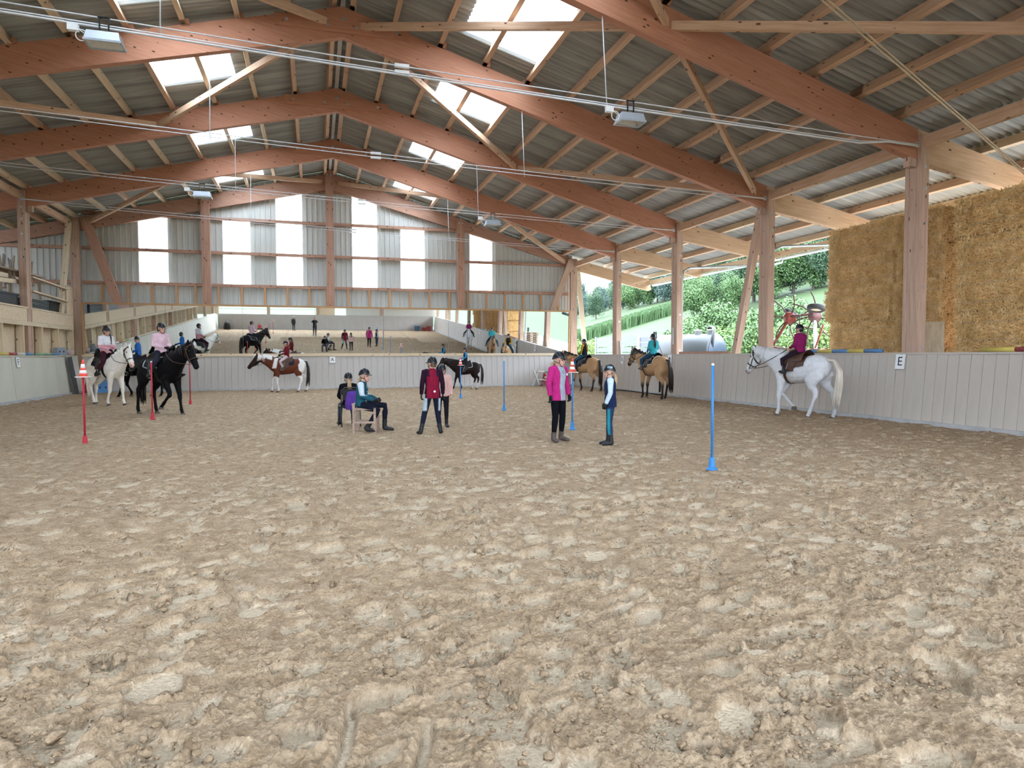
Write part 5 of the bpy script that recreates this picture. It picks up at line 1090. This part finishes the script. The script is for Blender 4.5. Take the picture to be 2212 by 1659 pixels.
ME_BALE=mesh('bale_core',Vb,Fb,M_STRAW,True)
NS=5200; rg=np.random.default_rng(4)
fx=rg.random(NS); px=np.where(fx<.62,-BD/2,rg.uniform(-BD/2,BD/2,NS)); py=np.where((fx>=.62)&(fx<.80),np.where(rg.random(NS)<.5,-BL/2,BL/2),rg.uniform(-BL/2,BL/2,NS)); pz=np.where(fx>=.80,BH/2,rg.uniform(-BH/2,BH/2,NS))
c=np.column_stack([px,py,pz]); d=rg.normal(size=(NS,3)); d[fx<.62,0]*=.35; d[fx<.62,0]-=.25; d/=np.linalg.norm(d,axis=1)[:,None]; L=rg.uniform(.08,.22,NS)[:,None]; sd=np.cross(d,rg.normal(size=(NS,3))); sd/=np.linalg.norm(sd,axis=1)[:,None]; sd*=rg.uniform(.004,.009,NS)[:,None]
SV=np.stack([c-d*L*.5-sd,c-d*L*.5+sd,c+d*L*.5+sd,c+d*L*.5-sd],axis=1).reshape(-1,3); SQ=np.arange(NS*4).reshape(-1,4)
ME_STRW=npmesh('straw_blades',SV,SQ,M_STR2,smooth=False)
ME_TW=MB()
for y in (-.5,.45): ME_TW.tube([(-BD/2-.02,-BL/2,y*.4),(-BD/2-.03,0,y*.4+.01),(-BD/2-.02,BL/2,y*.4-.01)],.0035,5)
ME_TW=ME_TW.mesh('twine',plain('twine',(.5,.48,.42),.8),True)
for lay in range(6):
    z=4.75-BH*(lay+.5)
    for col in range(5):
        off=(.25 if lay%2 else 0); 
        if col<2: y=15.35-BL/2-.06-col*(BL+.02)+(.0 if col else rr.uniform(-.06,.12)); 
        else: y=11.42-BL/2-(col-2)*(BL+.01)+(.0 if col==2 else .0)
        if col==1: y=min(y,15.35-BL*1.5)
        if col>=2 and lay%2: y-=BL*.5*0
        x=13.4+BD/2+(0 if col<2 else -.12)+rr.uniform(-.03,.03)+(.05 if lay%2 else -.03)
        if col==1: sc=.62; y=15.35-BL-.08-BL*.31
        else: sc=1
        nmx=['top','second','third','fourth','fifth','lowest'][lay]
        e=empty('straw_bale',(x,y,z-BH/2),0,'golden straw bale, %s layer, %s'%(nmx,['at the open end beside the pallets','short one behind the letter E post','just beyond the letter E post','second beyond the letter E post','third beyond the letter E post'][col]),'straw bale','straw bales stacked under the eaves')
        M=T(x,y,z)@Matrix.Diagonal((1,sc,.985,1)); 
        if rr.random()<.5: M=M@Matrix.Diagonal((1,-1,1,1)) if False else M
        mk('core',ME_BALE,None,e,M); mk('straw_blades',ME_STRW,None,e,M,kind='stuff'); mk('twine',ME_TW,None,e,M)
# ---- pallets, tedder, tank, trailer
M_PAL=mat('pallet_wood',(.28,.20,.14),(.40,.30,.22),3,GRAIN,.85,.1)
for i in range(9):
    z=.75+.148*i-.4; x,y=14.55,17.25; e=empty('pallet',(x,y,z),0,'weathered wooden pallet in the stack behind the grey horse','pallet','stack of pallets beside the straw')
    for a in (-.35,0,.35): 
        for b in (-.52,0,.45): mk('block',MB().box(x+b-.07,x+b+.07,y+a-.05,y+a+.05,z+.02,z+.10).mesh('block',M_PAL),None,e,Matrix())
        mk('skid',MB().box(x-.6,x+.6,y+a-.05,y+a+.05,z,z+.02).mesh('skid',M_PAL),None,e,Matrix())
    for j in range(5): a=-.56+.25*j; mk('deck_board',MB().box(x+a,x+a+.14,y-.42,y+.42,z+.10,z+.125).mesh('deck_board',M_PAL),None,e,Matrix())
M_TRED=mat('faded_machine_red',(.16,.02,.01),(.20,.05,.035),4,rough=.6); M_TYR=mat('tyre_rubber',(.03,.03,.032),(.05,.05,.05),12,rough=.85); M_PINK=mat('faded_pink_paint',(.12,.055,.05),(.17,.09,.085),5,rough=.7)
td=empty('hay_tedder',(16.6,20.6,0),0,'red hay tedder with raised rotors, tyres and curved tine arms','farm machine')
def rotor(c,nrm,m,n,L,ph):
    c=Vector(c); nrm=Vector(nrm).normalized(); M,_=frame(c,c+nrm,(0,0,1)); ro=mk('rotor',MB().lathe([(.05,-.12),(.20,-.09),(.24,-.02),(.22,.03),(.10,.10),(.07,.22)],20,Matrix.Rotation(R(90),4,'Y')).mesh('rotor',m,True),None,td,M)
    u=Vector((0,1,0));
    for k in range(n):
        a=ph+2*math.pi*k/n; d=Vector((0,math.cos(a),math.sin(a))); t_=Vector((0,-math.sin(a),math.cos(a)))
        p=[d*.2,d*.5+t_*.03,d*L*.8+t_*.10,d*L+t_*.2]; arm=mk('tine_arm',MB().tube(p,.024,7).mesh('tine_arm',M_LEABR,True),None,ro,M)
        q=d*L+t_*.2; mk('tine',MB().tube([q,q+t_*.05+Vector((.04,0,0)),q+t_*.12+Vector((.18,0,0)),q+t_*.35+Vector((.34,0,0))],.008,6).mesh('tine',M_DM,True),None,ro,M)
rotor((16.55,20.83,2.78),(-.8,-.5,-.25),M_TRED,7,.85,.2); rotor((16.9,19.95,2.82),(-.8,-.55,-.2),M_PINK,7,.85,.55)
def wheel(c,nrm,r=.30):
    M,_=frame(c,Vector(c)+Vector(nrm),(0,0,1)); mk('tyre',MB().lathe([(r*.6,-.08),(r*.9,-.085),(r,-.05),(r,.05),(r*.9,.085),(r*.6,.08)],24,Matrix.Rotation(R(90),4,'Y'),cap=False).mesh('tyre',M_TYR,True),None,td,M); mk('wheel_rim',MB().lathe([(r*.62,-.06),(r*.58,.0),(r*.2,.02),(.05,.06)],20,Matrix.Rotation(R(90),4,'Y')).mesh('wheel_rim',M_PALE,True),None,td,M)
wheel((16.45,19.35,3.05),(.25,.1,1)); wheel((16.9,21.2,3.0),(.4,-.3,.8),.27)
for a,b,r,m in (((16.5,20.8,2.75),(16.4,21.6,1.75),.045,M_TRED),((16.5,20.9,2.7),(16.45,22.0,1.5),.025,M_PINK),((16.4,21.6,1.75),(16.5,20.2,1.62),.03,M_PINK),((16.9,19.95,2.8),(16.95,19.85,.1),.06,M_CAB),((16.5,20.8,2.85),(16.9,19.95,2.9),.045,M_PINK),((16.4,21.65,1.8),(16.4,21.7,.1),.06,M_PINK),((16.6,20.35,2.9),(16.6,20.35,2.2),.02,M_DM),((16.8,19.4,2.5),(16.7,19.9,1.2),.03,M_TRED)): mk('frame_tube',MB().tube([a,b],r,8).mesh('frame_tube',m,True),None,td,Matrix())
mk('hitch',MB().box(16.3,16.6,21.45,21.85,1.35,1.8).mesh('hitch',M_PINK),None,td,Matrix())
M_TANK=plain('tank_grey',(.036,.042,.044),.45); M_TANKB=plain('tank_blue',(.018,.03,.048),.4)
tk=empty('slurry_tank',(19.3,30.6,0),0,'large pale round tank with blue end and black hose','tank')
TM=T(19.0,29.2,1.52)@Matrix.Rotation(R(118),4,'Z')@Matrix.Rotation(R(90),4,'Y')
mk('barrel',MB().lathe([(.02,-.18),(.55,-.14),(.95,-.02),(1.0,.08),(1.0,3.1),(.9,3.2)],32,TM).mesh('barrel',M_TANK,True),None,tk,Matrix())
mk('end_plate',MB().lathe([(.02,-.20),(.5,-.17),(.90,-.06),(.93,-.03)],32,TM).mesh('end_plate',M_TANKB,True),None,tk,Matrix())
for t_ in (.35,1.05): 
    p=TM@Vector((-1.0,0,t_)); p=Vector((p.x,p.y,2.45)); mk('lid',MB().lathe([(.17,0),(.17,.22),(.19,.22),(.19,.28)],16,T(*p)).mesh('lid',M_CONC,True),None,tk,Matrix())
p0=Vector((19.0,29.55,2.85)); mk('suction_hose',MB().tube([p0+Vector((0,.5,-.15)),p0+Vector((0,.3,.05)),p0,p0+Vector((-.25,-.45,-.2)),p0+Vector((-.5,-.75,-.7)),p0+Vector((-.45,-.62,-1.3)),p0+Vector((-.4,-.5,-2.6))],.065,10).mesh('suction_hose',M_BLACK,True),None,tk,Matrix())
for y in (29.6,31.4): mk('support',MB().box(18.7,20.3,y-.1,y+.1,-.05,.9).mesh('support',M_DM),None,tk,Matrix())
M_TRA=plain('trailer_white',(.028,.033,.040),.5)
tr=empty('farm_trailer',(20.6,41.5,0),0,'white ribbed farm trailer side standing in front of the bushes','trailer')
for (x0,y0,x1,y1,zt) in ((20.5,47.6,20.5,40.6,2.82),(20.5,40.4,20.7,36.4,2.66)):
    for i in range(5):
        h=(zt-.9)/5; mk('side_board',MB().bar((x0,y0,.9+h*(i+.5)),(x1,y1,.9+h*(i+.5)),.05,h-.06).mesh('side_board',M_TRA),None,tr,Matrix())
    for t_ in (0,.5,1): 
        a=Vector((x0,y0,0)).lerp(Vector((x1,y1,0)),t_); mk('stanchion',MB().box(a.x-.07,a.x-.02,a.y-.05,a.y+.05,.0,zt+.03).mesh('stanchion',M_STEEL),None,tr,Matrix())
mk('bed',MB().box(20.5,22.9,36.4,47.6,.75,.92).mesh('bed',M_DM),None,tr,Matrix())
for y in (38.3,45.5):
    mk('tyre',MB().lathe([(.25,-.12),(.42,-.13),(.45,-.08),(.45,.08),(.42,.13),(.25,.12)],24,T(20.6,y,.42)@Matrix.Rotation(R(90),4,'Y')).mesh('tyre',M_TYR,True),None,tr,Matrix())
mk('broom',MB().tube([(12.6,22.9,1.4),(12.5,23.35,2.15)],.014,6).box(12.46,12.54,23.3,23.45,2.1,2.35).mesh('broom',M_DM),label='dark broom standing upside down behind the kick wall',cat='broom')
# ---- entrance end behind the camera (seen in the mirror)
gb=empty('wall_rear',(1.5,-9.2,0),label='rear gable wall with open and boarded bays above the kick wall',kind='structure')
for x0,x1 in ((-13.8,-9.0),(.4,2.0),(3.1,12.4)): mk('boarding',MB().box(x0,x1,-9.25,-9.2,1.4,3.6).mesh('boarding',M_OSB if x0<1 else P_WH),None,gb,Matrix())
prism('gable_rafter',[(XR,8.95),(12.5,5.6),(12.5,ztop(12.5)),(XR,ZR)],-9.3,-9.14,M_GLU,gb); prism('gable_rafter',[(XR,8.95),(XR,ZR),(-13.6,ztop(-13.6)),(-13.6,ztop(-13.6)-.6)],-9.3,-9.14,M_GLU,gb,ang=-math.atan(SL)+math.pi)
for i,x in enumerate((-4.4,.3,6.7)): beam('timber_post',(x,-9.12,-.1),(x,-9.12,ztop(x)-.1),.16,.3,M_POST,None,up=(1,0,0),label='timber post of the rear gable %s'%['on the storage side','beside the middle boarding','on the open side'][i],cat='post')
for x0,x1 in ((-13.6,-4.4),(-4.4,XR),(XR,6.7),(6.7,12.4)): mk('cladding',mesh('cladding',[(x0,-9.28,min(6.0,ztop(x0),ztop(x1))),(x1,-9.28,min(6.0,ztop(x0),ztop(x1))),(x1,-9.28,ztop(x1)+.2),(x0,-9.28,ztop(x0)+.2)],[(0,1,2,3)],M_CLAD),None,gb,Matrix())
for z in (2.0,2.45): beam('rail',(-9,-9.2,z),(.3,-9.2,z),.04,.06,M_STEEL,gb)
lathe_o('tub',[(.18,0),(.24,.02),(.28,.5),(.30,.5),(.30,.54),(.26,.54),(.22,.06),(.02,.05)],P_BL,None,T(10.3,-8.2,-.01)); props(bpy.context.scene.objects['tub'],'blue plastic tub at the entrance wall','tub')
for i in range(2): mk('red_crate',MB().box(10.85+.5*i,11.25+.5*i,-8.45,-8.05,-.01,.34+.15*i).box(10.83+.5*i,11.27+.5*i,-8.47,-8.03,.30+.15*i,.36+.15*i).mesh('red_crate',P_RE),label='%s red crate beside the blue tub at the entrance wall'%['low','tall'][i],cat='crate')
bg_=MB(); loft(bg_,[((-8.2,-8.3,-.02),.3,.42),((-8.2,-8.3,.3),.33,.45),((-8.18,-8.3,.65),.26,.36),((-8.15,-8.3,.85),.08,.12)],(0,1,0),14); Vv,Ff=fuse(bg_,.04,2); mk('black_bag',skin('black_bag',Vv,Ff,M_BLACK),label='big black sack lying at the entrance wall',cat='sack')
# ================================================================ outside
M_GRASS=mat('meadow',(.014,.031,.005),(.022,.040,.009),.25,(1,1,1),.95,.0,c3=(.018,.035,.007),detail=8,lo=.3,hi=.7)
M_YARD=mat('yard_gravel',(.34,.32,.29),(.46,.43,.4),1.2,rough=.95)
def tz(x,y):
    s=np.clip(x-23,0,None); z=.285*(np.sqrt(s*s+16)-4); return np.minimum(z,34-0*x)-.35
xs=np.concatenate([np.linspace(-400,-14,14),np.linspace(-13.9,23,5),np.linspace(24,140,60),np.linspace(150,500,15)]); ysg=np.concatenate([np.linspace(-300,-10,12),np.linspace(0,130,40),np.linspace(140,500,20)])
X,Y=np.meshgrid(xs,ysg); Z=tz(X,Y)+.5*fbm(X*.03,Y*.03,3)*np.clip((X-30)/30,0,1); I=np.arange(X.size).reshape(X.shape)
gq=np.column_stack([I[:-1,:-1].ravel(),I[:-1,1:].ravel(),I[1:,1:].ravel(),I[1:,:-1].ravel()])
mk('ground_outside',npmesh('ground_outside',np.column_stack([X.ravel(),Y.ravel(),Z.ravel()]),gq,M_GRASS),label='bright green meadow rising behind the yard',kind='structure')
mk('yard',MB().box(12.6,23,-20,60,-.34,-.3).mesh('yard',M_YARD),label='gravel yard beside the open side of the hall',kind='structure')
def leafmat(name,a,b): return mat(name,a,b,.8,(1,1,1),.7,0,lo=.3,hi=.7)
LM=[leafmat('leaf_dark',(.020,.045,.026),(.040,.075,.036)),leafmat('leaf_mid',(.036,.075,.024),(.066,.115,.038)),leafmat('leaf_light',(.050,.098,.028),(.085,.145,.045)),leafmat('leaf_blue',(.030,.055,.050),(.052,.085,.068))]
def crown(seed,n,sz,shape,m):
    g=np.random.default_rng(seed); k=g.normal(size=(26,3)); k/=np.linalg.norm(k,axis=1)[:,None]; k*=(.35+.5*g.random(26))[:,None]; r=.28+.20*g.random(26)
    j=g.integers(0,26,n); d=g.normal(size=(n,3)); d/=np.linalg.norm(d,axis=1)[:,None]; c=k[j]+d*(r[j]*(.75+.35*g.random(n)))[:,None]
    c*=np.array(shape)/2; c[:,2]+=shape[2]/2
    nrm=d+.7*g.normal(size=(n,3)); nrm/=np.linalg.norm(nrm,axis=1)[:,None]; u=np.cross(nrm,g.normal(size=(n,3))); u/=np.linalg.norm(u,axis=1)[:,None]; w=np.cross(nrm,u); s_=(sz*(.6+.8*g.random(n)))[:,None]
    V=np.stack([c-u*s_,c+w*s_*.55,c+u*s_,c-w*s_*.55],axis=1).reshape(-1,3)
    return npmesh('foliage',V,np.arange(n*4).reshape(-1,4),m,smooth=False)
CR=[crown(1,16000,.135,(7,7,8),LM[1]),crown(2,14000,.14,(6.5,6.5,9),LM[0]),crown(3,16000,.135,(7,7,7),LM[2]),crown(4,14000,.15,(7,7,10),LM[3])]
BS=[crown(11,7000,.085,(3.2,3.2,3.0),LM[2]),crown(12,7000,.085,(3.4,3.4,3.4),LM[1]),crown(13,6000,.08,(2.6,2.6,3.2),leafmat('leaf_yellow',(.07,.115,.026),(.105,.165,.045)))]
M_BARK=mat('bark',(.05,.04,.03),(.09,.075,.06),6,(1,1,.3),.9,.3)
ME_TRUNK=MB().tube([(0,0,-1),(0.05,0,1.2),(0,.05,4.5)],[.28,.2,.08],8).mesh('trunk',M_BARK,True); ME_STEM=MB().tube([(0,0,-.5),(.03,0,1.6)],[.08,.03],6).tube([(0,0,.1),(.5,.3,1.7)],[.05,.02],6).mesh('stem',M_BARK,True)
def tree(x,y,kind,sc,label,group,zoff=0):
    z=float(tz(np.array(x),np.array(y)))+zoff; e=empty('tree',(x,y,z),rr.uniform(0,6.28),label,'tree',group,sc=sc); mk('trunk',ME_TRUNK,None,e); mk('foliage',CR[kind],None,e,WM[e]@T(0,0,.2),kind='stuff')
def bush(x,y,kind,sc,label,group):
    z=float(tz(np.array(x),np.array(y))); e=empty('bush',(x,y,z),rr.uniform(0,6.28),label,'bush',group,sc=sc); mk('stem',ME_STEM,None,e); mk('foliage',BS[kind],None,e,kind='stuff')
# forest edge beyond the fields
for i in range(64):
    a=R(16+i*.56); d=168+rr.uniform(-12,25)-(i>20)*25; x,y=d*math.sin(a),d*math.cos(a); tree(x,y,(0,1,3)[i%3],(.68 if i<18 else .85)+rr.uniform(-.1,.16),'blue green tree of the forest edge beyond the maize field','forest edge trees')
for i in range(26):
    a=R(17+i*1.3); d=205+rr.uniform(-5,20); x,y=d*math.sin(a),d*math.cos(a); tree(x,y,(3,1)[i%2],(.78 if i<9 else .95)+rr.uniform(-.1,.2),'tall dark tree in the second row of the forest','second row of forest trees')
# nearer trees over the tank and machine
for i in range(20):
    a=R(31.5+i*.72); d=(118 if i%2 else 98)+rr.uniform(-5,6); tree(d*math.sin(a),d*math.cos(a),(0,2,1,2)[i%4],(.72 if i<6 else .92)+rr.uniform(-.12,.16),['mid green','bright light green','dark green','bright light green'][i%4]+' broadleaf tree on the slope above the hay machine','trees on the slope')
# hedge behind trailer and tank
for i in range(30):
    y=56-i*1.25+rr.uniform(-.4,.4); x=25.2+rr.uniform(-.8,1.2)+(0 if i<14 else .4); sc=(.72 if i<9 else 1.0 if i<16 else 1.08)+rr.uniform(-.08,.12); bush(x,y,(0,1,2,0)[i%4],sc,'bright green bush in the hedge behind the trailer and tank','hedge bushes')
for i in range(14):
    y=47-i*2.0+rr.uniform(-.5,.5); bush(28.3+rr.uniform(-.7,.9),y,(1,0,1)[i%3],1.15+rr.uniform(0,.3)-(.25 if i>8 else 0),'taller bush in the second row of the hedge','second row of hedge bushes')
for x,y,sc in ((21.6,50.5,.9),(21.0,52.5,1.0),(22.5,54,1.0),(20,56,.9),(19.3,17.6,.8),(20.4,19.4,.9),(19.5,21.4,.75),(20.6,23.6,.9),(21.5,26,.9)): bush(x,y,2,sc,'yellowish green shrub in the yard beyond the open side','yard shrubs')
# maize strip
g=np.random.default_rng(9); NB=14000; cx_=g.uniform(34,74,NB); cy_=99+g.uniform(0,7,NB)-(cx_-40)*.02; cz_=tz(cx_,cy_); an=g.uniform(0,6.28,NB); hh=g.uniform(1.7,2.5,NB); wv=.11
base=np.column_stack([cx_,cy_,cz_]); u=np.column_stack([np.cos(an),np.sin(an),0*an])*wv; tip=np.column_stack([np.cos(an+1.5)*.5,np.sin(an+1.5)*.5,hh])
V=np.stack([base-u,base+u,base+tip*np.array([.4,.4,.75])+u*.9,base+tip*np.array([.4,.4,.75])-u*.9],axis=1).reshape(-1,3)
mk('maize_field',npmesh('maize_field',V,np.arange(NB*4).reshape(-1,4),leafmat('maize_leaf',(.024,.055,.018),(.045,.085,.028)),smooth=False),label='strip of tall maize across the meadow',cat='maize',kind='stuff')
bpy.data.scenes.remove(TMP)
